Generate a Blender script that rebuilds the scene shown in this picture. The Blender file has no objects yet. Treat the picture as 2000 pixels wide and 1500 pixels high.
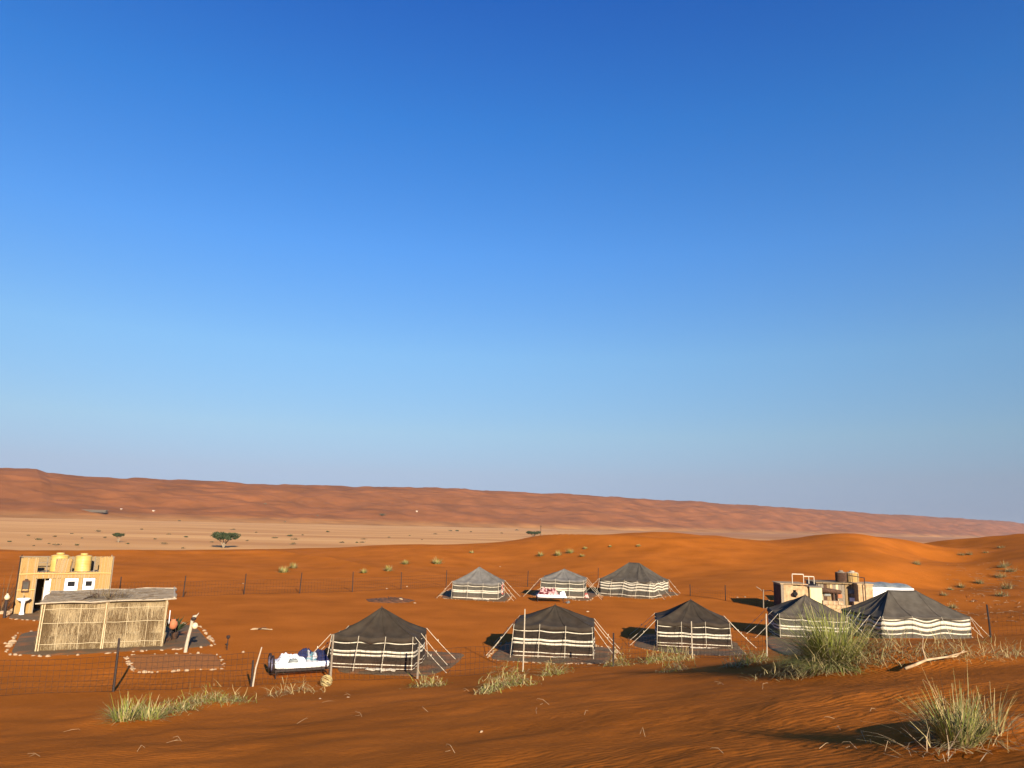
import bpy, math, random
import numpy as np
from mathutils import Vector, Matrix

R = math.radians
rnd = random.Random(7)
rng = np.random.default_rng(11)
sc = bpy.context.scene
col = sc.collection

# ------------------------------------------------------------------ camera, sky, sun, exposure
H = 5.7                       # eye height above the floor of the camp
F = 2000 * 26 / 36            # focal length in photograph pixels
TH = math.atan(275 / F)       # camera looks up this much
RO = R(1.4)                   # and is held slightly tilted
r0 = Vector((1, 0, 0)); u0 = Vector((0, -math.sin(TH), math.cos(TH))); f0 = Vector((0, math.cos(TH), math.sin(TH)))
cr = r0 * math.cos(RO) + u0 * math.sin(RO)
cu = u0 * math.cos(RO) - r0 * math.sin(RO)
cam = bpy.data.cameras.new('camera')
cam.lens = 26; cam.sensor_width = 36; cam.clip_end = 40000; cam.clip_start = 0.1
co = bpy.data.objects.new('camera', cam); col.objects.link(co)
M = Matrix((cr, cu, -f0)).transposed().to_4x4(); M.translation = Vector((0, 0, H))
co.matrix_world = M
sc.camera = co

SUN_EL, SUN_AZ = R(19), R(159)           # azimuth clockwise from +Y
w = bpy.data.worlds.new('World'); sc.world = w; w.use_nodes = True
nt = w.node_tree; nt.nodes.clear()
sky = nt.nodes.new('ShaderNodeTexSky'); sky.sky_type = 'NISHITA'; sky.sun_disc = False
sky.sun_elevation = SUN_EL; sky.sun_rotation = SUN_AZ
sky.altitude = 200; sky.air_density = 1.0; sky.dust_density = 0.0; sky.ozone_density = 4.0
# the clear desert air: less white towards the horizon and a deeper blue overhead than the bare model
wtc = nt.nodes.new('ShaderNodeTexCoord'); wsp = nt.nodes.new('ShaderNodeSeparateXYZ'); nt.links.new(wtc.outputs['Generated'], wsp.inputs[0])
wmr = nt.nodes.new('ShaderNodeMapRange'); wmr.inputs[1].default_value = 0; wmr.inputs[2].default_value = 1.0; nt.links.new(wsp.outputs['Z'], wmr.inputs[0])
wr_ = nt.nodes.new('ShaderNodeValToRGB'); we = wr_.color_ramp.elements
AIR = [(1010, (.19, .225, .42)), (930, (.385, .335, .41)), (850, (.53, .49, .485)), (700, (.60, .67, .68)), (500, (.45, .71, .92)), (250, (.27, .65, 1.0)), (0, (.19, .53, 1.0))]
for k, (py, c) in enumerate(AIR):
    dz = (cr * 0 + cu * ((750 - py) / F) + f0).normalized().z
    e = we[k] if k < 2 else we.new(dz)
    e.position = max(0, dz); e.color = (*c, 1)
for z_, c in ((.82, (.42, .6, .92)), (1.0, (.5, .64, .9))):
    e = we.new(z_); e.color = (*c, 1)
nt.links.new(wmr.outputs[0], wr_.inputs[0])
wmx = nt.nodes.new('ShaderNodeMix'); wmx.data_type = 'RGBA'; wmx.blend_type = 'MULTIPLY'; wmx.inputs[0].default_value = 1
nt.links.new(sky.outputs[0], wmx.inputs[6]); nt.links.new(wr_.outputs[0], wmx.inputs[7])
bg = nt.nodes.new('ShaderNodeBackground'); bg.inputs['Strength'].default_value = 0.082
out = nt.nodes.new('ShaderNodeOutputWorld')
nt.links.new(wmx.outputs[2], bg.inputs[0]); nt.links.new(bg.outputs[0], out.inputs[0])
sl = bpy.data.lights.new('sun', 'SUN'); sl.energy = 5.0; sl.angle = R(0.5); sl.color = (1.0, 0.86, 0.66)
so = bpy.data.objects.new('sun', sl); col.objects.link(so)
sdir = Vector((math.sin(SUN_AZ) * math.cos(SUN_EL), math.cos(SUN_AZ) * math.cos(SUN_EL), math.sin(SUN_EL)))
so.rotation_euler = sdir.to_track_quat('Z', 'Y').to_euler(); so.location = (0, 0, 60)
sc.view_settings.view_transform = 'Standard'; sc.view_settings.look = 'None'
sc.view_settings.gamma = 1; sc.view_settings.use_curve_mapping = False
sc.view_settings.exposure = 1.25

# ------------------------------------------------------------------ pixels to rays (to measure the place)
def ray(px, py):
    d = cr * ((px - 1000) / F) + cu * ((750 - py) / F) + f0
    return d
def proj(x, y, z):
    v = Vector((x, y, z - H)); k = v.dot(f0)
    return 1000 + F * v.dot(cr) / k, 750 - F * v.dot(cu) / k
def flat(px, py, z=0.0):
    d = ray(px, py); t = (z - H) / d.z
    return Vector((d.x * t, d.y * t, z))
def at_depth(px, py, y):
    d = ray(px, py); t = y / d.y
    return Vector((d.x * t, y, H + d.z * t))

# ------------------------------------------------------------------ noise
def _hash(ix, iy, seed):
    n = (ix.astype(np.int64) * 374761393 + iy.astype(np.int64) * 668265263 + seed * 1442695041) & 0x7fffffff
    n = ((n ^ (n >> 13)) * 1274126177) & 0x7fffffff
    return ((n ^ (n >> 16)) & 0xffff) / 65535.0
def vnoise(x, y, seed=0):
    x = np.asarray(x, float); y = np.asarray(y, float)
    ix = np.floor(x); iy = np.floor(y); fx = x - ix; fy = y - iy
    fx = fx * fx * fx * (fx * (fx * 6 - 15) + 10); fy = fy * fy * fy * (fy * (fy * 6 - 15) + 10)
    a = _hash(ix, iy, seed); b = _hash(ix + 1, iy, seed); c = _hash(ix, iy + 1, seed); d = _hash(ix + 1, iy + 1, seed)
    return (a + (b - a) * fx) * (1 - fy) + (c + (d - c) * fx) * fy - 0.5
def fbm(x, y, seed=0, o=4):
    s = 0; a = 1.0
    for i in range(o):
        s = s + a * vnoise(x * 2 ** i + 17.3 * i, y * 2 ** i - 9.1 * i, seed + i); a *= .5
    return s

# ------------------------------------------------------------------ the shape of the near dunes (measured points, thin plate in azimuth / log distance)
VAL = -3.6
ctl = []
def cp(px, py, d): ctl.append(tuple(at_depth(px, py, d)))
for a in [(0, 1500, 12.5), (500, 1500, 11.5), (1000, 1500, 9.6), (1500, 1500, 7.6), (2000, 1500, 6.2),
          (0, 1420, 18.4), (500, 1420, 16.6), (1000, 1420, 13.4), (1500, 1420, 10.4), (1800, 1430, 8.7), (2000, 1420, 8.2),
          (250, 1385, 21.5), (600, 1365, 22.5), (1000, 1365, 18.2), (1300, 1345, 18), (1500, 1340, 15.5), (1750, 1340, 12.4), (2000, 1330, 11.8),
          (1620, 1310, 17.5), (1850, 1288, 16.5), (2000, 1278, 16.5), (1725, 1264, 20.5), (1900, 1262, 21), (2000, 1258, 22),
          (2000, 1240, 37), (2000, 1200, 50), (2000, 1150, 70), (2000, 1100, 92), (2000, 1070, 108), (2000, 1048, 126), (1920, 1200, 53), (1920, 1150, 75), (1920, 1100, 100), (1920, 1072, 118),
          (1850, 1200, 56), (1850, 1150, 80), (1850, 1100, 110), (1850, 1072, 130), (1850, 1055, 148), (1930, 1051, 137),
          (1700, 1140, 71), (1700, 1100, 87), (1700, 1070, 101), (1695, 1047, 116), (1640, 1051, 114), (1760, 1052, 124), (1775, 1100, 100), (1775, 1150, 78),
          (1560, 1120, 79), (1590, 1075, 102),
          (1500, 1150, 66), (1500, 1100, 92), (1500, 1061, 122), (1560, 1060, 118), (1440, 1057, 122), (1400, 1046, 124), (1345, 1044, 122),
          (1250, 1130, 82), (1250, 1090, 95), (1250, 1060, 108), (1250, 1038, 120), (1300, 1038, 119), (1200, 1041, 121), (1100, 1047, 123),
          (1000, 1100, 100), (1000, 1075, 112), (1000, 1053, 125), (800, 1110, 88), (800, 1080, 105), (800, 1061, 120),
          (600, 1110, 84), (600, 1085, 105), (600, 1069, 120), (400, 1110, 80), (400, 1073, 118), (200, 1105, 78), (200, 1074, 115), (0, 1075, 110), (0, 1110, 75)]:
    cp(*a)
NC = len(ctl)
for d, pxs in [(27, (60, 350)), (30, (0, 300, 600, 820)), (36, (0, 300, 600, 900, 1150, 1320)), (44, (0, 300, 600, 900, 1150, 1350, 1500, 1650, 1800, 1900)),
               (52, (0, 300, 600, 900, 1150, 1350, 1500, 1650)), (62, (0, 300, 600, 900, 1150, 1300))]:
    for px in pxs:
        q = flat(px, 1250); ctl.append((q.x * d / q.y, d, 0.0))
for px, d in ((0, 110), (200, 115), (400, 118), (600, 120), (800, 120), (1000, 125), (1200, 121), (1300, 119), (1400, 124), (1500, 122), (1560, 118), (1700, 120), (1850, 148), (2000, 126)):
    q = flat(px, 1250)
    for k, z in ((1.32, -1.2), (1.75, -5.0)):
        ctl.append((q.x / q.y * d * k, d * k, z))
for a in (-.75, -.3, .2, .75):
    for r_, z in ((1.0, 4.0), (3.5, 3.55 + .3 * a)):
        ctl.append((math.sin(a) * r_, math.cos(a) * r_, z))
P = np.array(ctl)
CA = np.arctan2(P[:, 0], P[:, 1]); CL = np.log(np.hypot(P[:, 0], P[:, 1]))
def kern(r2): return 0.5 * r2 * np.log(r2 + 1e-9)
n = len(P)
K = kern((CA[:, None] - CA) ** 2 + (CL[:, None] - CL) ** 2) + np.eye(n) * 2e-4
Q = np.c_[np.ones(n), CA, CL]
A = np.block([[K, Q], [Q.T, np.zeros((3, 3))]])
W = np.linalg.solve(A, np.r_[P[:, 2], 0, 0, 0])
mounds = []                                       # sand heaped round the grass
def ground(x, y, fine=True):
    x = np.atleast_1d(np.asarray(x, float)); y = np.atleast_1d(np.asarray(y, float))
    az = np.clip(np.arctan2(x, y), -.8, .8); r = np.hypot(x, y); L = np.log(np.clip(r, 1, 250))
    z = W[n] + W[n + 1] * az + W[n + 2] * L
    if x.size < 4000:
        z = z + kern((az[:, None] - CA) ** 2 + (L[:, None] - CL) ** 2) @ W[:n]
    else:
        sh = z.shape; az1 = az.ravel(); L1 = L.ravel()
        z = z + np.concatenate([kern((az1[i:i + 4000, None] - CA) ** 2 + (L1[i:i + 4000, None] - CL) ** 2) @ W[:n] for i in range(0, az1.size, 4000)]).reshape(sh)
    z = z - np.clip(r - 250, 0, None) * .08
    flatness = np.clip(np.abs(z) / .5, 0.12, 1)
    z = z + flatness * (.115 * fbm(x / 5.5, y / 5.5, 3, 3) + .05 * fbm(x / 1.1, y / 1.1, 9, 2) * np.clip(20 / r, .2, 1))
    far_ = np.clip((r - 66) / 35, 0, 1)
    z = z + .3 * fbm(x / 26., y / 26., 21, 2) * far_
    rdg = 1 - np.abs(2 * fbm((x * .8 + y * .35) / 34. + 3.1, (y * .8 - x * .35) / 60., 91, 2))
    z = z + .85 * (np.clip(rdg, 0, 1) ** 3 - .4) * far_
    for mx, my, mr, mh in mounds:
        z = z + mh * np.exp(-((x - mx) ** 2 + (y - my) ** 2) / mr ** 2)
    return z
def gz(x, y): return float(ground(x, y)[0])
TS = np.exp(np.linspace(math.log(4.0), math.log(280), 280))
def G(px, py):
    """point of the near sand seen at a pixel of the photograph"""
    d = ray(px, py); x = d.x / d.y * TS; y = TS; z = H + d.z / d.y * TS
    df = z - ground(x, y); i = int(np.argmax(df < 0))
    if i == 0: i = len(TS) - 1
    a, b = TS[i - 1], TS[i]
    k = df[i - 1] / (df[i - 1] - df[i] + 1e-9); t = a + (b - a) * min(max(k, 0), 1)
    x, y = d.x / d.y * t, t
    return Vector((x, y, gz(x, y)))
for px, py, mr, mh in ((1610, 1304, 1.1, .34), (1700, 1288, 1.0, .3), (1870, 1440, .8, .22), (1860, 1285, 1.2, .22), (260, 1402, 1.1, .22), (985, 1342, .9, .14), (1290, 1290, .9, .15), (400, 1378, 1.3, .16)):
    p = G(px, py); mounds.append((p.x, p.y, mr, mh))

# ------------------------------------------------------------------ materials
MATS = {}
def mat(name, c1, c2=None, rough=.85, scale=8., bump=0., bscale=60., stretch=(1, 1, 1), detail=6., lo=.35, hi=.65, metal=0., spec=.3, sheen=0., coord='Object'):
    kk = 1 if name in ('white_paint', 'white_ceramic', 'white_tarp', 'white_cotton') else .71
    c1 = tuple(q * kk for q in c1); c2 = tuple(q * kk for q in c2) if c2 else c1
    m = bpy.data.materials.new(name); m.use_nodes = True; t = m.node_tree; N = t.nodes; Lk = t.links
    b = N['Principled BSDF']; b.inputs['Roughness'].default_value = rough; b.inputs['Metallic'].default_value = metal
    b.inputs['Specular IOR Level'].default_value = spec
    tc = N.new('ShaderNodeTexCoord'); mp = N.new('ShaderNodeMapping'); mp.inputs['Scale'].default_value = stretch
    Lk.new(tc.outputs[coord], mp.inputs[0])
    no = N.new('ShaderNodeTexNoise'); no.inputs['Scale'].default_value = scale; no.inputs['Detail'].default_value = detail
    Lk.new(mp.outputs[0], no.inputs['Vector'])
    cr_ = N.new('ShaderNodeValToRGB'); e = cr_.color_ramp.elements
    e[0].position = lo; e[0].color = (*c1, 1); e[1].position = hi; e[1].color = (*(c2 or c1), 1)
    Lk.new(no.outputs['Fac'], cr_.inputs[0]); Lk.new(cr_.outputs[0], b.inputs['Base Color'])
    if bump:
        n2 = N.new('ShaderNodeTexNoise'); n2.inputs['Scale'].default_value = bscale; n2.inputs['Detail'].default_value = 4
        Lk.new(mp.outputs[0], n2.inputs['Vector'])
        bp = N.new('ShaderNodeBump'); bp.inputs['Strength'].default_value = bump; bp.inputs['Distance'].default_value = .02
        Lk.new(n2.outputs['Fac'], bp.inputs['Height']); Lk.new(bp.outputs[0], b.inputs['Normal'])
    MATS[name] = m
    return m

def sand_mat():
    m = mat('sand', (.41, .121, .013), (.60, .178, .022), .95, .3, detail=11, lo=.28, hi=.72, spec=.03)
    t = m.node_tree; N = t.nodes; Lk = t.links; b = N['Principled BSDF']
    tc = N['Texture Coordinate']; base = [q for q in N if q.type == 'VALTORGB'][0]
    # fine speckle of darker grains and litter
    n1 = N.new('ShaderNodeTexNoise'); n1.inputs['Scale'].default_value = 9; n1.inputs['Detail'].default_value = 10; n1.inputs['Roughness'].default_value = .75
    Lk.new(tc.outputs['Object'], n1.inputs['Vector'])
    rp = N.new('ShaderNodeValToRGB'); rp.color_ramp.elements[0].position = .33; rp.color_ramp.elements[0].color = (.74, .70, .66, 1); rp.color_ramp.elements[1].position = .62
    Lk.new(n1.outputs['Fac'], rp.inputs[0])
    mx = N.new('ShaderNodeMix'); mx.data_type = 'RGBA'; mx.blend_type = 'MULTIPLY'; mx.inputs[0].default_value = .8
    Lk.new(base.outputs[0], mx.inputs[6]); Lk.new(rp.outputs[0], mx.inputs[7]); Lk.new(mx.outputs[2], b.inputs['Base Color'])
    # wind ripples across the slope, broken up by noise, and grain
    mp = N.new('ShaderNodeMapping'); mp.inputs['Rotation'].default_value = (0, 0, R(70)); Lk.new(tc.outputs['Object'], mp.inputs[0])
    wv = N.new('ShaderNodeTexWave'); wv.wave_type = 'BANDS'; wv.inputs['Scale'].default_value = 1.9; wv.inputs['Distortion'].default_value = 11
    wv.inputs['Detail'].default_value = 3; wv.inputs['Detail Scale'].default_value = .9
    Lk.new(mp.outputs[0], wv.inputs['Vector'])
    nm = N.new('ShaderNodeTexNoise'); nm.inputs['Scale'].default_value = .16; Lk.new(tc.outputs['Object'], nm.inputs['Vector'])
    rm = N.new('ShaderNodeMapRange'); rm.inputs[1].default_value = .42; rm.inputs[2].default_value = .62; Lk.new(nm.outputs['Fac'], rm.inputs[0])
    mu = N.new('ShaderNodeMath'); mu.operation = 'MULTIPLY'; Lk.new(wv.outputs['Fac'], mu.inputs[0]); Lk.new(rm.outputs[0], mu.inputs[1])
    b1 = N.new('ShaderNodeBump'); b1.inputs['Strength'].default_value = .22; b1.inputs['Distance'].default_value = .03; Lk.new(mu.outputs[0], b1.inputs['Height'])
    n3 = N.new('ShaderNodeTexNoise'); n3.inputs['Scale'].default_value = 11; n3.inputs['Detail'].default_value = 8; n3.inputs['Roughness'].default_value = .7
    mp3 = N.new('ShaderNodeMapping'); mp3.inputs['Scale'].default_value = (.6, 1, 1); Lk.new(tc.outputs['Object'], mp3.inputs[0]); Lk.new(mp3.outputs[0], n3.inputs['Vector'])
    b2 = N.new('ShaderNodeBump'); b2.inputs['Strength'].default_value = .6; b2.inputs['Distance'].default_value = .035
    Lk.new(n3.outputs['Fac'], b2.inputs['Height']); Lk.new(b1.outputs[0], b2.inputs['Normal'])
    vo = N.new('ShaderNodeTexVoronoi'); vo.feature = 'SMOOTH_F1'; vo.inputs['Scale'].default_value = 2.6; vo.inputs['Randomness'].default_value = 1
    n4 = N.new('ShaderNodeTexNoise'); n4.inputs['Scale'].default_value = 1.2; n4.inputs['Detail'].default_value = 3; Lk.new(tc.outputs['Object'], n4.inputs['Vector'])
    ad = N.new('ShaderNodeVectorMath'); ad.operation = 'ADD'; Lk.new(tc.outputs['Object'], ad.inputs[0]); Lk.new(n4.outputs['Color'], ad.inputs[1]); Lk.new(ad.outputs[0], vo.inputs['Vector'])
    n5 = N.new('ShaderNodeTexNoise'); n5.inputs['Scale'].default_value = .09; n5.inputs['Detail'].default_value = 4; Lk.new(tc.outputs['Object'], n5.inputs['Vector'])
    r5 = N.new('ShaderNodeMapRange'); r5.inputs[1].default_value = .5; r5.inputs[2].default_value = .66; Lk.new(n5.outputs['Fac'], r5.inputs[0])
    m5 = N.new('ShaderNodeMath'); m5.operation = 'MULTIPLY'; Lk.new(vo.outputs['Distance'], m5.inputs[0]); Lk.new(r5.outputs[0], m5.inputs[1])
    b3 = N.new('ShaderNodeBump'); b3.inputs['Strength'].default_value = .45; b3.inputs['Distance'].default_value = .09
    Lk.new(m5.outputs[0], b3.inputs['Height']); Lk.new(b2.outputs[0], b3.inputs['Normal']); Lk.new(b3.outputs[0], b.inputs['Normal'])
    return m
SAND = sand_mat()
PLAIN = mat('valley_sand', (.60, .285, .10), (.84, .455, .175), .95, .01, stretch=(.35, 1.9, 1), detail=8, spec=.1)
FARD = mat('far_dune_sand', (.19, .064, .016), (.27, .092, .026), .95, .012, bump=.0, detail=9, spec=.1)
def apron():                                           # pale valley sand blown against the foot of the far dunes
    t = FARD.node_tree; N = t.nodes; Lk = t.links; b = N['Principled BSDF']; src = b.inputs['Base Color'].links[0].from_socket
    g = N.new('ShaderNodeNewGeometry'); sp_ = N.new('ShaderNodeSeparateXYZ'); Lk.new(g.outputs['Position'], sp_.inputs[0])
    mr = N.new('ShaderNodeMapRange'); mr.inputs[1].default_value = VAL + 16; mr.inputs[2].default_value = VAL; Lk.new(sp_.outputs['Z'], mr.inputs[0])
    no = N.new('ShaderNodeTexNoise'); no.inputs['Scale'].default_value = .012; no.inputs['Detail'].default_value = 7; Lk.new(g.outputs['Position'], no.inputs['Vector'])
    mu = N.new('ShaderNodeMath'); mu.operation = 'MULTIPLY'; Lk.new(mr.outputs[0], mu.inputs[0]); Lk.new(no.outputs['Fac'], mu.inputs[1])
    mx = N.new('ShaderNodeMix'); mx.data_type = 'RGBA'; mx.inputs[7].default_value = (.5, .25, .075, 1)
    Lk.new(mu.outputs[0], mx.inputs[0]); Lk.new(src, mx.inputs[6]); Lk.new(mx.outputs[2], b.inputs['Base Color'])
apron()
def tint(m, colour, lo, hi, scale, detail=7, amt=1.0, xr=None):
    t = m.node_tree; N = t.nodes; Lk = t.links; b = N['Principled BSDF']; src = b.inputs['Base Color'].links[0].from_socket
    g = N.new('ShaderNodeNewGeometry')
    no = N.new('ShaderNodeTexNoise'); no.inputs['Scale'].default_value = scale; no.inputs['Detail'].default_value = detail; Lk.new(g.outputs['Position'], no.inputs['Vector'])
    mr = N.new('ShaderNodeMapRange'); mr.inputs[1].default_value = lo; mr.inputs[2].default_value = hi; mr.inputs[4].default_value = amt; Lk.new(no.outputs['Fac'], mr.inputs[0]); fac = mr.outputs[0]
    if xr:                                             # red sand takes over from the pale valley floor towards the east
        sp_ = N.new('ShaderNodeSeparateXYZ'); Lk.new(g.outputs['Position'], sp_.inputs[0])
        m2 = N.new('ShaderNodeMapRange'); m2.inputs[1].default_value = xr[0]; m2.inputs[2].default_value = xr[1]; Lk.new(sp_.outputs['X'], m2.inputs[0])
        mu = N.new('ShaderNodeMath'); mu.operation = 'MULTIPLY'; Lk.new(fac, mu.inputs[0]); Lk.new(m2.outputs[0], mu.inputs[1]); fac = mu.outputs[0]
    mx = N.new('ShaderNodeMix'); mx.data_type = 'RGBA'; mx.inputs[7].default_value = (*colour, 1)
    Lk.new(fac, mx.inputs[0]); Lk.new(src, mx.inputs[6]); Lk.new(mx.outputs[2], b.inputs['Base Color'])
tint(PLAIN, (.30, .125, .05), .2, .5, .006, 6, .9, (-60, 420))
GRAVEL = mat('dark_gravel', (.10, .058, .024), (.20, .128, .062), .95, 30, bump=.4, bscale=45, lo=.3, hi=.7)
MULCH = mat('brown_mulch', (.30, .105, .016), (.46, .15, .017), .95, 7, bump=.25, bscale=40, detail=9)
STONE = mat('pale_stone', (.32, .2, .105), (.56, .41, .26), .9, 6, bump=.4)
TENT_ROOF = mat('charcoal_canvas', (.024, .0195, .0125), (.043, .035, .024), .9, 2.5, bump=.25, bscale=14)
TENT_ROOF2 = mat('faded_grey_canvas', (.125, .12, .108), (.18, .172, .155), .9, 2.5, bump=.25, bscale=14)
TENT_ROOF3 = mat('slate_canvas', (.06, .052, .039), (.092, .081, .063), .9, 2.5, bump=.25, bscale=14)
TENT_WALL = mat('dark_goat_hair', (.014, .0095, .006), (.032, .023, .015), .95, 5, bump=.4, bscale=30, stretch=(1, 1, 3))
TENT_WALL2 = mat('faded_goat_hair', (.062, .056, .044), (.10, .09, .07), .95, 5, bump=.4, bscale=30, stretch=(1, 1, 3))
STRIPE = mat('cream_wool', (.58, .52, .40), (.74, .67, .53), .9, 9, bump=.3, bscale=40)
ROPE = mat('pale_rope', (.55, .46, .33), (.68, .6, .46), .85, 30)
PEG = mat('rusty_iron', (.05, .025, .018), (.1, .05, .03), .8, 20)
IRON = mat('dark_iron', (.02, .014, .012), (.045, .025, .02), .7, 20)
WIRE = mat('rusty_wire', (.045, .025, .015), (.075, .042, .025), .7, 20)
PALEWOOD = mat('pale_weathered_wood', (.40, .32, .22), (.58, .5, .38), .85, 12, stretch=(6, 6, 1), bump=.3)
GREYWOOD = mat('grey_weathered_wood', (.2, .155, .11), (.33, .27, .2), .9, 10, stretch=(6, 6, 1), bump=.4)
DARKWOOD = mat('dark_log', (.06, .03, .018), (.12, .06, .035), .9, 10, bump=.4)
REED = mat('dry_reed', (.52, .405, .235), (.74, .605, .385), .9, 25, stretch=(3, 3, .5))
REED2 = mat('dull_reed', (.19, .12, .055), (.36, .25, .125), .9, 25, stretch=(3, 3, .5))
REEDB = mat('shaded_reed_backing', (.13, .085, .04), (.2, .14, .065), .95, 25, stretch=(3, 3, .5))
REEDY = mat('golden_reed', (.60, .36, .12), (.74, .50, .19), .9, 25, stretch=(3, 3, .5))
ROOFMAT = mat('grey_thatch', (.30, .21, .12), (.58, .45, .29), .95, 9, stretch=(.6, 5, 1), bump=.7, bscale=25)
TANKY = mat('yellow_tank_plastic', (.60, .39, .10), (.70, .48, .15), .45, 3, spec=.4)
WHITE = mat('white_paint', (.78, .78, .76), (.82, .82, .8), .5, 3)
CERAMIC = mat('white_ceramic', (.8, .8, .78), (.83, .83, .81), .2, 3, spec=.5)
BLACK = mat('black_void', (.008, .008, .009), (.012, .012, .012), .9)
GLOBE = mat('cream_globe', (.74, .62, .38), (.78, .67, .43), .35, 3)
PLASTER = mat('tan_plaster', (.38, .245, .125), (.60, .42, .235), .95, 4, bump=.5, bscale=12)
YELLOWP = mat('pale_yellow_panel', (.74, .66, .33), (.78, .7, .38), .7, 3)
TARP = mat('white_tarp', (.76, .77, .77), (.82, .82, .82), .6, 2, bump=.2, bscale=4)
TARPB = mat('blue_grey_sheet', (.16, .18, .18), (.33, .36, .35), .6, 5)
CLAY = mat('terracotta', (.42, .14, .06), (.52, .19, .085), .8, 6)
LEAF = mat('grass_green', (.15, .185, .022), (.34, .35, .06), .8, 4, spec=.2)
LEAFG = mat('grass_grey_green', (.18, .19, .065), (.36, .34, .13), .8, 4, spec=.2)
STRAW = mat('dry_straw', (.42, .32, .13), (.58, .46, .22), .85, 6, spec=.2)
TWIG = mat('bleached_twig', (.32, .2, .1), (.55, .41, .25), .85, 6, spec=.2)
DSHRUB = mat('dusty_shrub', (.10, .07, .035), (.2, .145, .07), .9, 6)
ACACIA = mat('acacia_leaf', (.028, .042, .016), (.055, .075, .026), .85, 1.5)
BARK = mat('pale_bark', (.25, .19, .13), (.36, .29, .2), .9, 4)
CLOTHW = mat('white_cotton', (.74, .74, .76), (.82, .82, .83), .9, 6)
NAVY = mat('navy_blanket', (.012, .016, .06), (.02, .028, .10), .9, 6)
TEAL = mat('printed_teal_cloth', (.10, .22, .26), (.55, .5, .5), .9, 7, lo=.45, hi=.55)
MAROON = mat('maroon_pink_blanket', (.10, .012, .016), (.62, .34, .33), .95, 5, lo=.47, hi=.53)
PINK = mat('faded_red_cloth', (.35, .06, .05), (.6, .4, .36), .9, 5, lo=.45, hi=.55)
tint(GRAVEL, (.34, .10, .014), .5, .74, 1.1, 8, .75)
ASH = mat('charred_ash', (.05, .028, .018), (.24, .09, .03), .95, 3, bump=.4, bscale=20)
MIRROR = mat('tarnished_glass', (.06, .05, .04), (.1, .085, .07), .7, 3, spec=.2)
FARWALL = mat('far_dark_wall', (.10, .08, .06), (.13, .1, .08), .9)

# ------------------------------------------------------------------ mesh helpers
def dust(m, z0, z1, amt):
    t = m.node_tree; N = t.nodes; Lk = t.links; b = N['Principled BSDF']; src = b.inputs['Base Color'].links[0].from_socket
    g = N.new('ShaderNodeNewGeometry'); sp_ = N.new('ShaderNodeSeparateXYZ'); Lk.new(g.outputs['Position'], sp_.inputs[0])
    mr = N.new('ShaderNodeMapRange'); mr.inputs[1].default_value = z1; mr.inputs[2].default_value = z0; mr.inputs[4].default_value = amt; Lk.new(sp_.outputs['Z'], mr.inputs[0])
    no = N.new('ShaderNodeTexNoise'); no.inputs['Scale'].default_value = 2.2; no.inputs['Detail'].default_value = 6; Lk.new(g.outputs['Position'], no.inputs['Vector'])
    mu = N.new('ShaderNodeMath'); mu.operation = 'MULTIPLY'; Lk.new(mr.outputs[0], mu.inputs[0]); Lk.new(no.outputs['Fac'], mu.inputs[1])
    mx = N.new('ShaderNodeMix'); mx.data_type = 'RGBA'; mx.inputs[7].default_value = (.33, .11, .025, 1)
    Lk.new(mu.outputs[0], mx.inputs[0]); Lk.new(src, mx.inputs[6]); Lk.new(mx.outputs[2], b.inputs['Base Color'])
for m_ in (TENT_WALL, TENT_WALL2, STRIPE): dust(m_, 0.0, .4, .22)
for m_ in (TENT_ROOF, TENT_ROOF2, TENT_ROOF3): dust(m_, 1.0, 3.2, .05)
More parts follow.
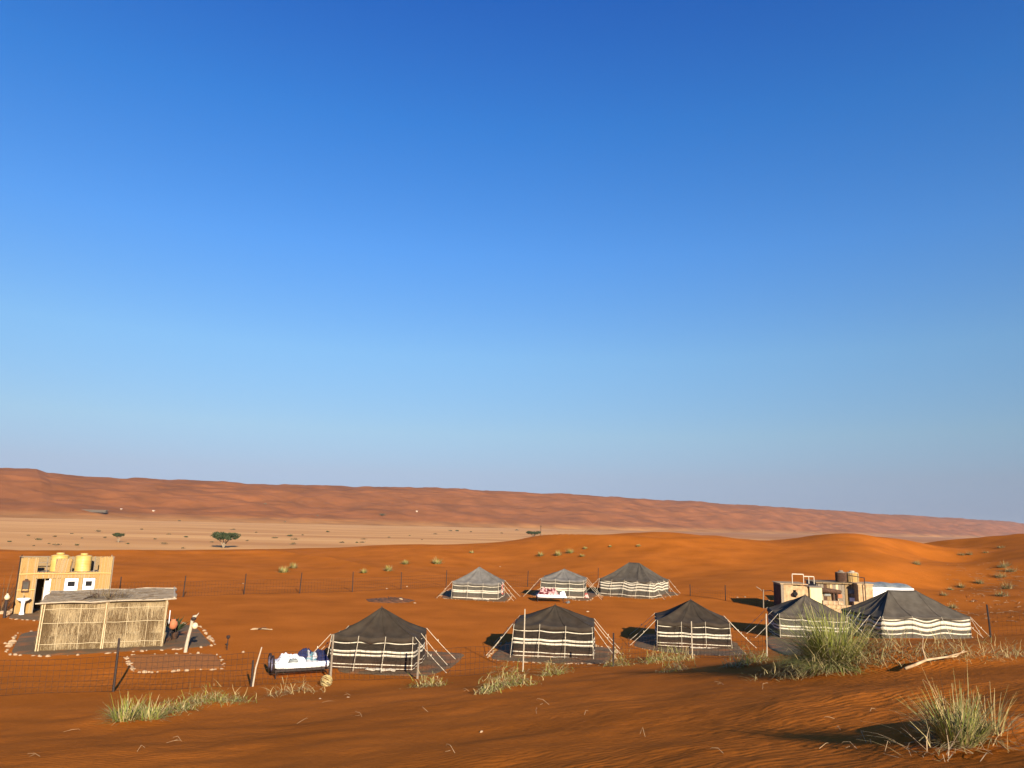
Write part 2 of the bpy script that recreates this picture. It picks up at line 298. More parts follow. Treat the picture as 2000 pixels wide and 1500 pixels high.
class MB:
    def __init__(s): s.v = []; s.f = []; s.m = []
    def add(s, vs, fs, mi=0):
        o = len(s.v); s.v += [tuple(q) for q in vs]; s.f += [tuple(o + i for i in q) for q in fs]; s.m += [mi] * len(fs)
    def box(s, c, d, rz=0, mi=0, rx=0, ry=0):
        Mx = Matrix.Translation(c) @ Matrix.Rotation(rz, 4, 'Z') @ Matrix.Rotation(rx, 4, 'X') @ Matrix.Rotation(ry, 4, 'Y')
        vs = [Mx @ Vector((d[0] * a / 2, d[1] * b / 2, d[2] * e / 2)) for e in (-1, 1) for b in (-1, 1) for a in (-1, 1)]
        s.add(vs, [(0, 2, 3, 1), (4, 5, 7, 6), (0, 1, 5, 4), (2, 6, 7, 3), (0, 4, 6, 2), (1, 3, 7, 5)], mi)
    def tube(s, pts, r, n=6, mi=0, cap=True):
        pts = [Vector(q) for q in pts]; k = len(pts); rr = r if isinstance(r, (list, tuple)) else [r] * k
        vs = []; up = Vector((.13, .21, .97))
        for i, q in enumerate(pts):
            t = (pts[min(i + 1, k - 1)] - pts[max(i - 1, 0)]).normalized()
            a = t.cross(up)
            if a.length < .1: a = t.cross(Vector((1, 0, 0)))
            a.normalize(); b = t.cross(a)
            vs += [q + (a * math.cos(j * 2 * math.pi / n) + b * math.sin(j * 2 * math.pi / n)) * rr[i] for j in range(n)]
        fs = [(i * n + j, i * n + (j + 1) % n, (i + 1) * n + (j + 1) % n, (i + 1) * n + j) for i in range(k - 1) for j in range(n)]
        if cap: fs += [tuple(range(n))[::-1], tuple((k - 1) * n + j for j in range(n))]
        s.add(vs, fs, mi)
    def lathe(s, prof, n=20, mi=0, c=(0, 0, 0)):
        vs = [(c[0] + r_ * math.cos(j * 2 * math.pi / n), c[1] + r_ * math.sin(j * 2 * math.pi / n), c[2] + z) for r_, z in prof for j in range(n)]
        k = len(prof)
        fs = [(i * n + j, i * n + (j + 1) % n, (i + 1) * n + (j + 1) % n, (i + 1) * n + j) for i in range(k - 1) for j in range(n)]
        fs += [tuple(range(n))[::-1], tuple((k - 1) * n + j for j in range(n))]
        s.add(vs, fs, mi)
    def grid(s, fn, nu, nv, mi=0):
        vs = [fn(i / nu, j / nv) for j in range(nv + 1) for i in range(nu + 1)]
        fs = [(j * (nu + 1) + i, j * (nu + 1) + i + 1, (j + 1) * (nu + 1) + i + 1, (j + 1) * (nu + 1) + i) for j in range(nv) for i in range(nu)]
        s.add(vs, fs, mi)
    def mesh(s, name, mats, smooth=False):
        me = bpy.data.meshes.new(name); me.from_pydata(s.v, [], s.f)
        for q in (mats if isinstance(mats, (list, tuple)) else [mats]): me.materials.append(q)
        if any(s.m): me.polygons.foreach_set('material_index', s.m)
        if smooth: me.polygons.foreach_set('use_smooth', [True] * len(s.f))
        me.update(); return me
    def build(s, name, mats, parent=None, smooth=False, solid=0.0):
        o = bpy.data.objects.new(name, s.mesh(name, mats, smooth)); col.objects.link(o)
        if parent: o.parent = parent
        if solid:
            q = o.modifiers.new('thickness', 'SOLIDIFY'); q.thickness = solid; q.offset = -1
        return o
def tag(o, label, cat, group=None):
    o['label'] = label; o['category'] = cat
    if group: o['group'] = group
    return o
def thing(name, label, cat, loc, rz=0, group=None):
    o = bpy.data.objects.new(name, None); o.empty_display_size = .3; col.objects.link(o)
    o.location = loc; o.rotation_euler = (0, 0, rz)
    return tag(o, label, cat, group)
def big_mesh(name, V, Fq, m, smooth=True):
    me = bpy.data.meshes.new(name)
    me.vertices.add(len(V)); me.vertices.foreach_set('co', V.astype(np.float32).ravel())
    me.loops.add(len(Fq) * 4); me.loops.foreach_set('vertex_index', Fq.astype(np.int32).ravel())
    me.polygons.add(len(Fq)); me.polygons.foreach_set('loop_start', np.arange(len(Fq), dtype=np.int32) * 4)
    me.polygons.foreach_set('loop_total', np.full(len(Fq), 4, dtype=np.int32))
    me.polygons.foreach_set('use_smooth', np.full(len(Fq), smooth))
    me.materials.append(m); me.update(calc_edges=True); me.validate()
    o = bpy.data.objects.new(name, me); col.objects.link(o); o['kind'] = 'structure'
    return o
def quads(nr, ncol):
    i, j = np.meshgrid(np.arange(nr - 1), np.arange(ncol - 1), indexing='ij'); a = (i * ncol + j).ravel()
    return np.c_[a, a + 1, a + ncol + 1, a + ncol]

# ------------------------------------------------------------------ ground, valley, far dunes
azs = np.r_[np.linspace(R(-88), R(-41), 40)[:-1], np.linspace(R(-41), R(41), 760), np.linspace(R(41), R(88), 40)[1:]]
rs = np.exp(np.linspace(math.log(1.0), math.log(300), 580))
AZ, RR = np.meshgrid(azs, rs)
X = (RR * np.sin(AZ)).ravel(); Y = (RR * np.cos(AZ)).ravel()
big_mesh('sand_ground', np.c_[X, Y, ground(X, Y)], quads(len(rs), len(azs))[:, ::-1], SAND)

gx = np.r_[np.linspace(-6000, -700, 30)[:-1], np.linspace(-700, 900, 80), np.linspace(900, 9500, 40)[1:]]
gy = np.r_[np.linspace(-3000, 60, 12)[:-1], np.linspace(60, 1200, 90), np.linspace(1200, 9500, 50)[1:]]
GX, GY = np.meshgrid(gx, gy)
pz = VAL + .9 * fbm(GX / 160., GY / 60., 31, 3) * np.clip(GY / 200, 0, 1) * np.clip(3000 / (np.abs(GY) + 800), 0, 1)
big_mesh('valley_plain', np.c_[GX.ravel(), GY.ravel(), pz.ravel()], quads(len(gy), len(gx)), PLAIN)

B0 = np.array([-900., 1300.]); BD = np.array([math.sin(R(52.8)), math.cos(R(52.8))]); BN = np.array([-BD[1], BD[0]])
def t_of_px(px):
    d = ray(px, 1012); k = d.x / d.y
    return (k * B0[1] - B0[0]) / (BD[0] - k * BD[1])
sil = [(-120, 906), (0, 915), (70, 919), (90, 926), (200, 932), (300, 935), (400, 940), (500, 944), (600, 948), (700, 950), (850, 953), (1000, 961), (1150, 968), (1300, 976), (1400, 983), (1500, 989), (1600, 995), (1700, 1002), (1800, 1008), (1900, 1014), (2000, 1020), (2100, 1026)]
SC = 420.0                                        # crest this far behind the foot
ct, ch = [], []
for px, py in sil:
    d = ray(px, py); k = d.x / d.y; c0 = B0 + BN * SC
    t = (k * c0[1] - c0[0]) / (BD[0] - k * BD[1]); y = c0[1] + BD[1] * t
    ct.append(t); ch.append(H + d.z / d.y * y - VAL)
def dune(t, s):
    h = np.interp(t, ct, ch)
    u = np.clip(s / SC, 0, 1)
    prof = (.5 - .5 * np.cos(np.pi * u)) * .72 + .28 * u ** 1.5
    prof = np.where(s > SC, 1 - np.clip((s - SC) / 500, 0, 1) * 1.05, prof)
    warp = 60 * fbm(t / 240., s / 240., 41, 3)
    rg = 1 - np.abs(2 * (((t * .55 + s * .9 + warp * 2) / 118.) % 1) - 1)          # oblique secondary dunes
    rg2 = 1 - np.abs(2 * (((t * .9 - s * .35 + warp * 1.4) / 92.) % 1) - 1)
    amp = np.clip(u * 3, 0, 1) * np.clip(1.0 - .75 * np.clip((u - .6) / .4, 0, 1), 0, 1)
    return VAL - 1.2 + h * prof + 1.2 * prof + amp * (2.6 * (rg - .5) + 1.6 * (rg2 - .5) + 13 * fbm(t / 330., s / 95., 51, 4)) + (4.2 * fbm(t / 120., s / 45., 61, 3) + 2.6 * fbm(t / 34., s / 16., 71, 3)) * np.clip(u * 2, 0, 1)
tp = np.array([t_of_px(p) for p in np.linspace(-500, 2120, 1100)])
sp = np.r_[np.linspace(-20, SC + 40, 150), np.linspace(SC + 60, SC + 520, 12)]
TT, SS = np.meshgrid(tp, sp)
V = np.c_[(B0[0] + BD[0] * TT + BN[0] * SS).ravel(), (B0[1] + BD[1] * TT + BN[1] * SS).ravel(), dune(TT, SS).ravel()]
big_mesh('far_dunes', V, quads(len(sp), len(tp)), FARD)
def Gfar(px, py):
    """point on the valley floor or far dune seen at a pixel"""
    d = ray(px, py); ts = np.exp(np.linspace(math.log(150), math.log(7000), 1800))
    x = d.x / d.y * ts; y = ts; z = H + d.z / d.y * ts
    S = (x - B0[0]) * BN[0] + (y - B0[1]) * BN[1]; T = (x - B0[0]) * BD[0] + (y - B0[1]) * BD[1]
    g = np.where(S > -18, np.maximum(dune(T, S), VAL), VAL)
    i = int(np.argmax(z < g)); i = i or len(ts) - 1
    return Vector((x[i], y[i], g[i]))

# ------------------------------------------------------------------ haze over the valley
hz = MB(); hz.box((1750, 3250, 62), (16400, 13400, 140))
hzo = hz.build('haze', mat('haze_air', (.8, .8, .8))); hzo['kind'] = 'stuff'
hm = MATS['haze_air']; hn = hm.node_tree; hn.nodes.clear()
pv = hn.nodes.new('ShaderNodeVolumePrincipled'); pv.inputs['Density'].default_value = 0.00003; pv.inputs['Color'].default_value = (.72, .82, 1.0, 1); pv.inputs['Anisotropy'].default_value = 0.0
ho = hn.nodes.new('ShaderNodeOutputMaterial'); hn.links.new(pv.outputs[0], ho.inputs['Volume'])

# ------------------------------------------------------------------ stones, gravel beds
stone_meshes = []
for k in range(6):
    b = MB(); q = random.Random(k); prof = []
    nseg, rings = 7, 4
    vs = []; fs = []
    for i in range(rings):
        a = -.35 + 1.9 * i / (rings - 1)
        for j in range(nseg):
            r_ = max(math.cos(a), .12) * (1 + q.uniform(-.18, .18)); vs.append((r_ * math.cos(j * 2 * math.pi / nseg), r_ * .8 * math.sin(j * 2 * math.pi / nseg), math.sin(a) * .75))
    fs = [(i * nseg + j, i * nseg + (j + 1) % nseg, (i + 1) * nseg + (j + 1) % nseg, (i + 1) * nseg + j) for i in range(rings - 1) for j in range(nseg)] + [tuple((rings - 1) * nseg + j for j in range(nseg))]
    b.add(vs, fs); stone_meshes.append(b.mesh('border_stone', STONE, True))
def stone(name, loc, s, parent=None):
    o = bpy.data.objects.new(name, rnd.choice(stone_meshes)); col.objects.link(o)
    o.location = loc; o.scale = (s * rnd.uniform(.9, 1.5), s * rnd.uniform(.8, 1.1), s * rnd.uniform(.6, 1.0)); o.rotation_euler = (0, 0, rnd.uniform(0, 6.28))
    if parent: o.parent = parent
    return o
def pad(name, pxs, m, ssz=(.05, .1), gap=.28, edges=None, lift=.03):
    """a bed of gravel laid on the sand, edged with stones"""
    p = [G(*q) for q in pxs]
    c = sum(p, Vector()) / len(p)
    poly = []
    for i in range(len(p)):                        # rounded, slightly wavy outline
        a, b_, e = p[i - 1], p[i], p[(i + 1) % len(p)]
        s0 = b_.lerp(a, .16); s1 = b_.lerp(e, .16)
        for k in range(5):
            t = k / 4; poly.append(((1 - t) ** 2 * s0 + 2 * t * (1 - t) * b_ + t * t * s1, i))
        nx = p[(i + 1) % len(p)].lerp(b_, .16)
        m_ = max(2, int((nx - s1).length / .5))
        for k in range(1, m_): poly.append((s1.lerp(nx, k / m_), i))
    b = MB(); rings = 14; nn = len(poly); vs = []
    for i in range(rings + 1):
        f = i / rings
        for q, e in poly:
            wob = 1 + .012 * math.sin(q.x * 5 + q.y * 3)
            x = c.x + (q.x - c.x) * f * wob; y = c.y + (q.y - c.y) * f * wob
            vs.append((x, y, gz(x, y) + (lift if i < rings else -.05)))
    fs = [(i * nn + j, i * nn + (j + 1) % nn, (i + 1) * nn + (j + 1) % nn, (i + 1) * nn + j) for i in range(rings) for j in range(nn)]
    b.add(vs, [f[::-1] for f in fs]); o = b.build(name, m, None, True); o['kind'] = 'structure'
    acc = 0
    for i in range(nn):
        q, e = poly[i]; q2, _ = poly[(i + 1) % nn]; L_ = (q2 - q).length
        while acc < L_:
            if (edges is None or e in edges) and rnd.random() < .93:
                x, y = q.lerp(q2, acc / L_).xy; x += rnd.uniform(-.05, .05); y += rnd.uniform(-.05, .05)
                stone('border_stone', (x, y, gz(x, y) + rnd.uniform(-.02, .03)), rnd.uniform(*ssz) * rnd.choice((.55, .7, .85, 1.05)), o)
            acc += gap * rnd.choice((.45, .6, .8, 1.0, 1.5, 2.1))
        acc -= L_
    return o
pad('gravel_bed', [(648, 1314), (835, 1322), (890, 1302), (915, 1276), (690, 1262)], GRAVEL, edges=())
pad('gravel_bed', [(947, 1289), (1190, 1298), (1207, 1265), (985, 1252)], GRAVEL)
pad('gravel_bed', [(1228, 1262), (1470, 1279), (1440, 1250), (1255, 1236)], GRAVEL, edges=(0,), ssz=(.03, .06))
pad('gravel_bed', [(856, 1169), (990, 1177), (1003, 1160), (880, 1148)], GRAVEL, ssz=(.04, .08))
pad('gravel_bed', [(1032, 1164), (1150, 1175), (1175, 1158), (1060, 1146)], GRAVEL, ssz=(.04, .08))
pad('gravel_bed', [(1160, 1163), (1262, 1171), (1338, 1160), (1240, 1146)], GRAVEL, ssz=(.04, .08), edges=(0, 1))
pad('gravel_bed', [(1488, 1252), (1670, 1266), (1665, 1238), (1515, 1228)], GRAVEL, edges=())
pad('gravel_bed', [(8, 1278), (95, 1283), (424, 1264), (392, 1224), (330, 1212), (36, 1234)], GRAVEL, ssz=(.07, .15), gap=.3)
pad('gravel_bed', [(12, 1208), (75, 1213), (235, 1200), (225, 1180), (22, 1192)], GRAVEL, ssz=(.06, .12))
pad('garden_bed', [(243, 1279), (424, 1277), (443, 1307), (262, 1315)], MULCH, ssz=(.05, .11), gap=.24)

# ------------------------------------------------------------------ bedouin tents
def tent(label, ctr, yaw, w_, l_, hw, hp, ridge, roof, wall, stripes, wavy, nf, ns, rope_out, group, z0=0.0, finial=True):
    T = thing('bedouin_tent', label, 'tent', (ctr[0], ctr[1], z0), yaw, group)
    q = random.Random(label); ph = q.uniform(0, 6)
    cs = [(-w_ / 2, -l_ / 2), (w_ / 2, -l_ / 2), (w_ / 2, l_ / 2), (-w_ / 2, l_ / 2)]
    nk = [nf, ns, nf, ns]
    def side(i, u):
        a, b = cs[i], cs[(i + 1) % 4]
        return Vector((a[0] + (b[0] - a[0]) * u, a[1] + (b[1] - a[1]) * u, 0)), Vector((b[1] - a[1], a[0] - b[0], 0)).normalized()
    def eave(i, u):                                   # scalloped between the rope points
        return hw - .055 * abs(math.sin(math.pi * u * (nk[i] - 1))) - .02 * math.sin(3 * u + ph)
    for i in range(4):
        def wp(u, v, off=0.0, i=i):
            p, nn = side(i, u)
            bulge = math.sin(math.pi * min(max(u, 0), 1))
            d = .05 * bulge * float(fbm(u * 5 + ph, v * 1.6 + i, 15, 2)) + bulge * (.035 * math.sin(9 * u + ph + i) + .03 * math.sin(21 * u + 2 * v + ph) * (1 - v)) + .05 * (1 - v) * bulge
            z = (eave(i, u) - .01) * v
            if wavy: z += wavy * bulge * math.sin(2 * math.pi * u * (2.2 if l_ > 3.5 else 1.6) + ph) * (1 - v * .3) * (0.3 + v)
            p = p + nn * (d + off)
            return (p.x, p.y, max(z, .0))
        b = MB(); b.grid(wp, 26, 12)
        wl = b.build('wall_panel', wall, T, True, .012)
        for fz, th in stripes:
            b = MB()
            def spt(u, v, fz=fz, th=th):
                k = 0.012 * math.sin(5 * u + fz * 20 + ph) * .5
                return wp(u * .998 + .001, max(fz + (v - .5) * th + k, .012), .009)
            b.grid(spt, 26, 2); b.build('white_stripe', STRIPE, wl, True, .006)
        if wavy or i in (0,):
            for u in ((.24, .62) if not wavy else (.25, .56, .78)):      # seams where the cloth lengths meet
                b = MB(); b.tube([wp(u, v / 8, .006) for v in range(9)], .008, 4); b.build('wall_seam', TENT_WALL, wl)
    # roof
    N = 26
    rv = []
    SG = 16
    per = [(i, k / N) for i in range(4) for k in range(N)]
    def rp(i, u, s):
        p, nn = side(i, u); e = p + nn * .05
        tx = max(-ridge / 2, min(ridge / 2, e.x)); top = Vector((tx, 0, 0))
        x = e.x + (top.x - e.x) * s; y = e.y + (top.y - e.y) * s
        ez = eave(i, u)
        z = ez + (hp - ez) * (s ** 1.22)
        z -= .09 * math.sin(math.pi * min(s * 1.05, 1)) * abs(math.sin(math.pi * u * 1.0)) ** .7
        z += .018 * math.sin(u * 26 + i) * math.sin(math.pi * s) + .012 * math.sin(7 * s + u * 9 + ph) + .05 * float(fbm(x * 1.3 + ph, y * 1.3, 5, 2)) * math.sin(math.pi * min(s + .12, 1))
        return Vector((x, y, z))
    b = MB(); vs = [rp(i, u, k / SG) for k in range(SG + 1) for i, u in per]; nn_ = len(per)
    b.add(vs, [(k * nn_ + j, k * nn_ + (j + 1) % nn_, (k + 1) * nn_ + (j + 1) % nn_, (k + 1) * nn_ + j) for k in range(SG) for j in range(nn_)])
    ro = b.build('roof', roof, T, True, .01)
    b = MB()                                           # hem hanging over the wall head
    def hem(j, v):
        i, u = per[j % nn_]; e = rp(i, u, 0); p, nn = side(i, u)
        return (e.x + nn.x * .012 * v, e.y + nn.y * .012 * v, e.z - (.07 if wavy else .17) * v - (.015 * math.sin(u * 30 + i) * v))
    vs = [hem(j, v) for v in (0, .5, 1) for j in range(nn_)]
    b.add(vs, [(k * nn_ + j, (k + 1) * nn_ + j, (k + 1) * nn_ + (j + 1) % nn_, k * nn_ + (j + 1) % nn_) for k in range(2) for j in range(nn_)])
    b.build('valance', roof, ro, True, .008)
    for i in range(4):
        for u in [0] + ([k / (nk[i] - 1) for k in range(1, nk[i] - 1)]):
            b = MB(); b.tube([rp(i, u, s / 10) + Vector((0, 0, .008)) for s in range(11)], .013, 4); b.build('roof_seam', roof, ro)
    if finial:
        b = MB(); b.tube([(0, 0, hp - .1), (0, 0, hp + .07)], .022, 6); b.build('pole_tip', DARKWOOD, T)
    # guy ropes with wooden struts at the eaves
    for i in range(4):
        for k in range(nk[i]):
            u = k / (nk[i] - 1)
            e = rp(i, u, 0.02); p, nn = side(i, u)
            if k == 0: dirn = (nn + (side((i - 1) % 4, .5)[1])*.18).normalized()
            elif k == nk[i] - 1: dirn = (nn + (side((i + 1) % 4, .5)[1])*.18).normalized()
            else: dirn = (nn + Vector((q.uniform(-.12, .12), q.uniform(-.12, .12), 0))).normalized()
            oo = rope_out[i % 2] * q.uniform(.88, 1.12)
            g = e + dirn * oo; g.z = 0.02
            st = e + dirn * .02 + Vector((0, 0, .02))
            b = MB(); pts = [st.lerp(g, t / 6) - Vector((0, 0, .035 * math.sin(math.pi * t / 6))) for t in range(7)]
            b.tube(pts, .0105, 5); rp_ = b.build('guy_rope', ROPE, T)
            kn = st.lerp(g, q.uniform(.35, .6)); b = MB(); b.lathe([(.01, -.04), (.02, -.02), (.02, .03), (.01, .05)], 6, 0, kn); b.build('knot', ROPE, rp_)
            b = MB(); b.tube([g + dirn * .03 + Vector((0, 0, -.1)), g + dirn * .1 + Vector((0, 0, .13))], .014, 5); b.build('peg', PEG, T)
    # loose cloth spilling at the foot of the front wall
    if not wavy:
        b = MB()
        def fl(u, v):
            x = -.05 * w_ + u * .36 * w_
            return (x, -l_ / 2 - .07 - .17 * v, .075 - .05 * v + .018 * math.sin(17 * u + ph) + .01 * math.sin(40 * u))
        b.grid(fl, 20, 4); b.build('ground_flap', STRIPE, T, True, .01)
    return T
SA = [(.83, .030), (.56, .066), (.445, .062), (.165, .029), (.055, .024)]
SBk = [(.80, .035), (.53, .07), (.435, .07), (.09, .05)]
SW = [(.92, .055), (.76, .13), (.57, .12), (.36, .05), (.06, .055)]
SW2 = [(.93, .055), (.80, .09), (.63, .10), (.45, .10), (.10, .05)]
def z_of(p, py):                                       # height above a ground point at a picture row
    lo, hi = 0., 9.
    for _ in range(40):
        m_ = (lo + hi) / 2
        if proj(p[0], p[1], m_)[1] > py: lo = m_
        else: hi = m_
    return lo
def fit_tent(px, py, yaw, w_, l_):
    p = flat(px, py)                                  # middle of the front foot
    return (p.x - math.sin(yaw) * l_ / 2, p.y + math.cos(yaw) * l_ / 2)
gF = 'striped tents in the nearer row'; gB = 'striped tents in the far row'
y = R(-4); cc = fit_tent(724, 1308, y, 3.3, 2.6); ec = (cc[0] - math.cos(y) * 3.3 / 2 + math.sin(y) * 2.6 / 2, cc[1] - math.sin(y) * 3.3 / 2 - math.cos(y) * 2.6 / 2)
tent('black tent with cream stripes beside the white bed, leftmost of the nearer row', cc, y, 3.3, 2.6, z_of(ec, 1240), z_of(cc, 1187), 0, TENT_ROOF, TENT_WALL, SA, 0, 4, 3, (.55, 1.25), gF)
y = R(-7); cc = fit_tent(1079, 1286, y, 3.5, 3.1); ec = (cc[0] - math.cos(y) * 3.5 / 2 + math.sin(y) * 3.1 / 2, cc[1] - math.sin(y) * 3.5 / 2 - math.cos(y) * 3.1 / 2)
tent('black cream striped tent on a stone edged gravel bed, second in the nearer row', cc, y, 3.5, 3.1, z_of(ec, 1219), z_of(cc, 1182), 0, TENT_ROOF, TENT_WALL, SA, 0, 4, 3, (.5, 1.25), gF)
y = R(-10); cc = fit_tent(1355, 1266, y, 3.5, 3.2); ec = (cc[0] - math.cos(y) * 3.5 / 2 + math.sin(y) * 3.2 / 2, cc[1] - math.sin(y) * 3.5 / 2 - math.cos(y) * 3.2 / 2)
tent('brownish black striped tent in the middle of the nearer row, left side in shade', cc, y, 3.5, 3.2, z_of(ec, 1212), z_of(cc, 1172), 0, TENT_ROOF, TENT_WALL, SA, 0, 4, 3, (.35, 1.35), gF)
y = R(-9); cc = fit_tent(1590, 1252, y, 3.5, 3.2); ec = (cc[0] - math.cos(y) * 3.4 / 2 + math.sin(y) * 3.2 / 2, cc[1] - math.sin(y) * 3.4 / 2 - math.cos(y) * 3.2 / 2)
tent('slate grey pointed tent partly hidden behind the tall green bush', cc, y, 3.5, 3.2, z_of(ec, 1200), z_of(cc, 1162), 0, TENT_ROOF3, TENT_WALL2, SA, 0, 4, 3, (.35, 1.35), gF)
y = R(9); cc = fit_tent(1813, 1256, y, 5.3, 3.6); ec = (cc[0] - math.cos(y) * 5.3 / 2 + math.sin(y) * 3.6 / 2, cc[1] - math.sin(y) * 5.3 / 2 - math.cos(y) * 3.6 / 2)
tent('largest tent, long dark ridged roof and bold white stripes, right end of row', cc, y, 5.3, 3.6, z_of(ec, 1205), z_of(cc, 1153), 1.7, TENT_ROOF3, TENT_WALL2, SW, .10, 4, 5, (.9, 1.5), gF, finial=False)
y = R(-7); cc = fit_tent(928, 1171, y, 3.6, 3.2); ec = (cc[0] - math.cos(y) * 3.6 / 2 + math.sin(y) * 3.2 / 2, cc[1] - math.sin(y) * 3.6 / 2 - math.cos(y) * 3.2 / 2)
tent('pale grey roofed tent with cloths hung at its right corner, leftmost of the far row', cc, y, 3.6, 3.2, z_of(ec, 1136), z_of(cc, 1107), 0, TENT_ROOF2, TENT_WALL2, SBk, 0, 4, 3, (.3, 1.3), gB)
y = R(-9); cc = fit_tent(1098, 1168, y, 3.5, 3.2); ec = (cc[0] - math.cos(y) * 3.5 / 2 + math.sin(y) * 3.2 / 2, cc[1] - math.sin(y) * 3.5 / 2 - math.cos(y) * 3.2 / 2)
tent('small grey roofed tent behind the bed with red blankets, middle of the far row', cc, y, 3.5, 3.2, z_of(ec, 1130), z_of(cc, 1111), 0, TENT_ROOF2, TENT_WALL2, SBk, 0, 4, 3, (.3, 1.35), gB)
y = R(-33); cc = fit_tent(1220, 1165, y, 4.7, 4.0); ec = (cc[0] - math.cos(y) * 4.7 / 2 + math.sin(y) * 4.0 / 2, cc[1] - math.sin(y) * 4.7 / 2 - math.cos(y) * 4.0 / 2)
tent('big high roofed tent with wavy white stripes, rightmost of the far row', cc, y, 4.7, 4.0, z_of(ec, 1130), z_of(cc, 1099), .9, TENT_ROOF3, TENT_WALL2, SW2, .09, 5, 4, (.5, 1.3), gB, finial=False)

# ------------------------------------------------------------------ fences
def fence(label, pts, heights, meshed, sq, mat_post, tops=None, sag=.03, wire_r=.006, group=None):
    T = thing('wire_fence', label, 'fence', tuple(pts[0]))
    o = Vector(pts[0])
    tp = []
    for i, p in enumerate(pts):
        h = heights[i]; ln = Vector((rnd.uniform(-.04, .04), rnd.uniform(-.04, .04), 0)) * h
        b = MB(); a = Vector(p) - o - Vector((0, 0, .25)); e = Vector(p) - o + ln + Vector((0, 0, h))
        m = mat_post[i] if isinstance(mat_post, list) else mat_post
        rad = .042 if m is not PALEWOOD else .027
        b.tube([a, a.lerp(e, .5) + Vector((rnd.uniform(-.015, .015), 0, 0)), e], [rad, rad * .95, rad * .85], 6)
        b.build('fence_post', m, T); tp.append(Vector(p) - o)
    for i in range(len(pts) - 1):
        if not meshed[i]: continue
        a, c = tp[i], tp[i + 1]; L_ = (c - a).length; hh = meshed[i]
        nh = max(3, int(hh / sq)); nv = max(3, int(L_ / sq)); b = MB()
        def pt(u, z):
            x, y = (a + (c - a) * u).xy
            g = gz(x + o.x, y + o.y) - o.z
            s = math.sin(math.pi * u)
            return Vector((x + .05 * s * math.sin(7 * u + i), y, g + .04 + z * (1 - sag * s) + .02 * math.sin(11 * u + z * 3)))
        for k in range(nh + 1):
            b.tube([pt(u / 14, hh * k / nh) for u in range(15)], wire_r, 3, cap=False)
        for k in range(nv + 1):
            b.tube([pt(k / nv, hh * j / 3) for j in range(4)], wire_r * .85, 3, cap=False)
        b.build('wire_mesh', WIRE, T)
    return T
fp = [G(-260, 1372), G(221, 1351), G(490, 1341), G(645, 1331), G(815, 1326), G(1021, 1312), G(1197, 1302), G(1353, 1287), G(1498, 1282)]
fence('front wire mesh fence passing before the reed hut and the nearer tents', fp, [1.55, 1.66, .85, 1.6, 1.25, 2.3, 1.25, 1.55, 1.65], [1.05, 1.05, 1.05, 1.0, 1.0, 1.0, 1.0, .95], .17,
      [IRON, IRON, IRON, GREYWOOD, GREYWOOD, PALEWOOD, IRON, PALEWOOD, PALEWOOD])
fp = [G(1935, 1245), G(2150, 1238)]
fence('faint wire fence with one dark post right of the largest tent', fp, [1.4, 1.4], [1.0], .17, IRON, wire_r=.004)
bp = [(-60, 1176), (105, 1172), (232, 1168), (357, 1166), (476, 1161), (585, 1159), (688, 1156), (783, 1151), (871, 1147), (1030, 1146), (1168, 1139)]
fence('back wire mesh fence running behind the far tents below the dunes', [G(*q) for q in bp], [1.5, 1.5, 1.45, 1.5, 1.55, 1.6, 1.6, 1.45, 1.5, 1.5, 1.55], [1.05] * 10, .22, IRON, wire_r=.008)
bp = [(1348, 1164), (1417, 1173), (1491, 1188), (1518, 1182)]
fence('short slack wire fence sloping down to the service huts', [G(*q) for q in bp], [.95, 1.2, 1.35, 1.1], [.8, .8, .8], .25, [IRON, IRON, GREYWOOD, GREYWOOD], wire_r=.0065, sag=.3)
# pale stick propped in the front fence
p = G(493, 1341); b = MB(); b.tube([(0, 0, -.1), (.06, 0, .6), (.2, .02, 1.28)], [.03, .028, .02], 7)
o = b.build('wooden_stick', PALEWOOD); o.location = p; tag(o, 'pale crooked wooden stick leaning in the front fence left of the bed', 'stick')

# ------------------------------------------------------------------ reed hut
def reed_field(b, x0, x1, z0, z1, n_, ln, depth, q, mi_n, lean=.1, face=-1):
    """short thin reeds laid over a wall plane (local x, z; facing -y)"""
    for _ in range(n_):
        x = q.uniform(x0, x1); z = q.uniform(z0, z1 - ln * .3); L_ = ln * q.uniform(.6, 1.2); a = q.gauss(0, lean)
        zz = min(z + L_, z1); wd = q.uniform(.005, .010); y0 = -q.uniform(.005, depth); y1 = -q.uniform(.005, depth * 1.4)
        dx = math.sin(a) * (zz - z)
        b.add([(x - wd, y0 + .008, z), (x, y0 - .008, z), (x + wd, y0 + .008, z), (x + dx - wd * .7, y1 + .008, zz), (x + dx, y1 - .008, zz), (x + dx + wd * .7, y1 + .008, zz)],
              [(0, 1, 4, 3), (1, 2, 5, 4)], (1 if float(fbm(x * 1.7, z * 2.2, 77, 2)) + q.uniform(-.4, .4) > -.02 else 0))
A0 = flat(69, 1273); A1 = flat(319, 1263)
hyaw = math.atan2(A1.y - A0.y, A1.x - A0.x); HL = (A1 - A0).length
hut = thing('reed_hut', 'low hut of dry straw coloured reeds with grey thatch roof on dark gravel', 'hut', tuple((A0 + A1) / 2), hyaw)
ex = Vector((math.cos(hyaw), math.sin(hyaw), 0)); ey = Vector((-ex.y, ex.x, 0))
def z_of(p, py):                                       # height above a ground point at a picture row
    lo, hi = 0., 9.
    for _ in range(40):
        m_ = (lo + hi) / 2
        if proj(p.x, p.y, m_)[1] > py: lo = m_
        else: hi = m_
    return lo
HZL = z_of(A0, 1179); HZR = z_of(A1, 1171); HD = 3.0
hx = HL / 2
q = random.Random(3)
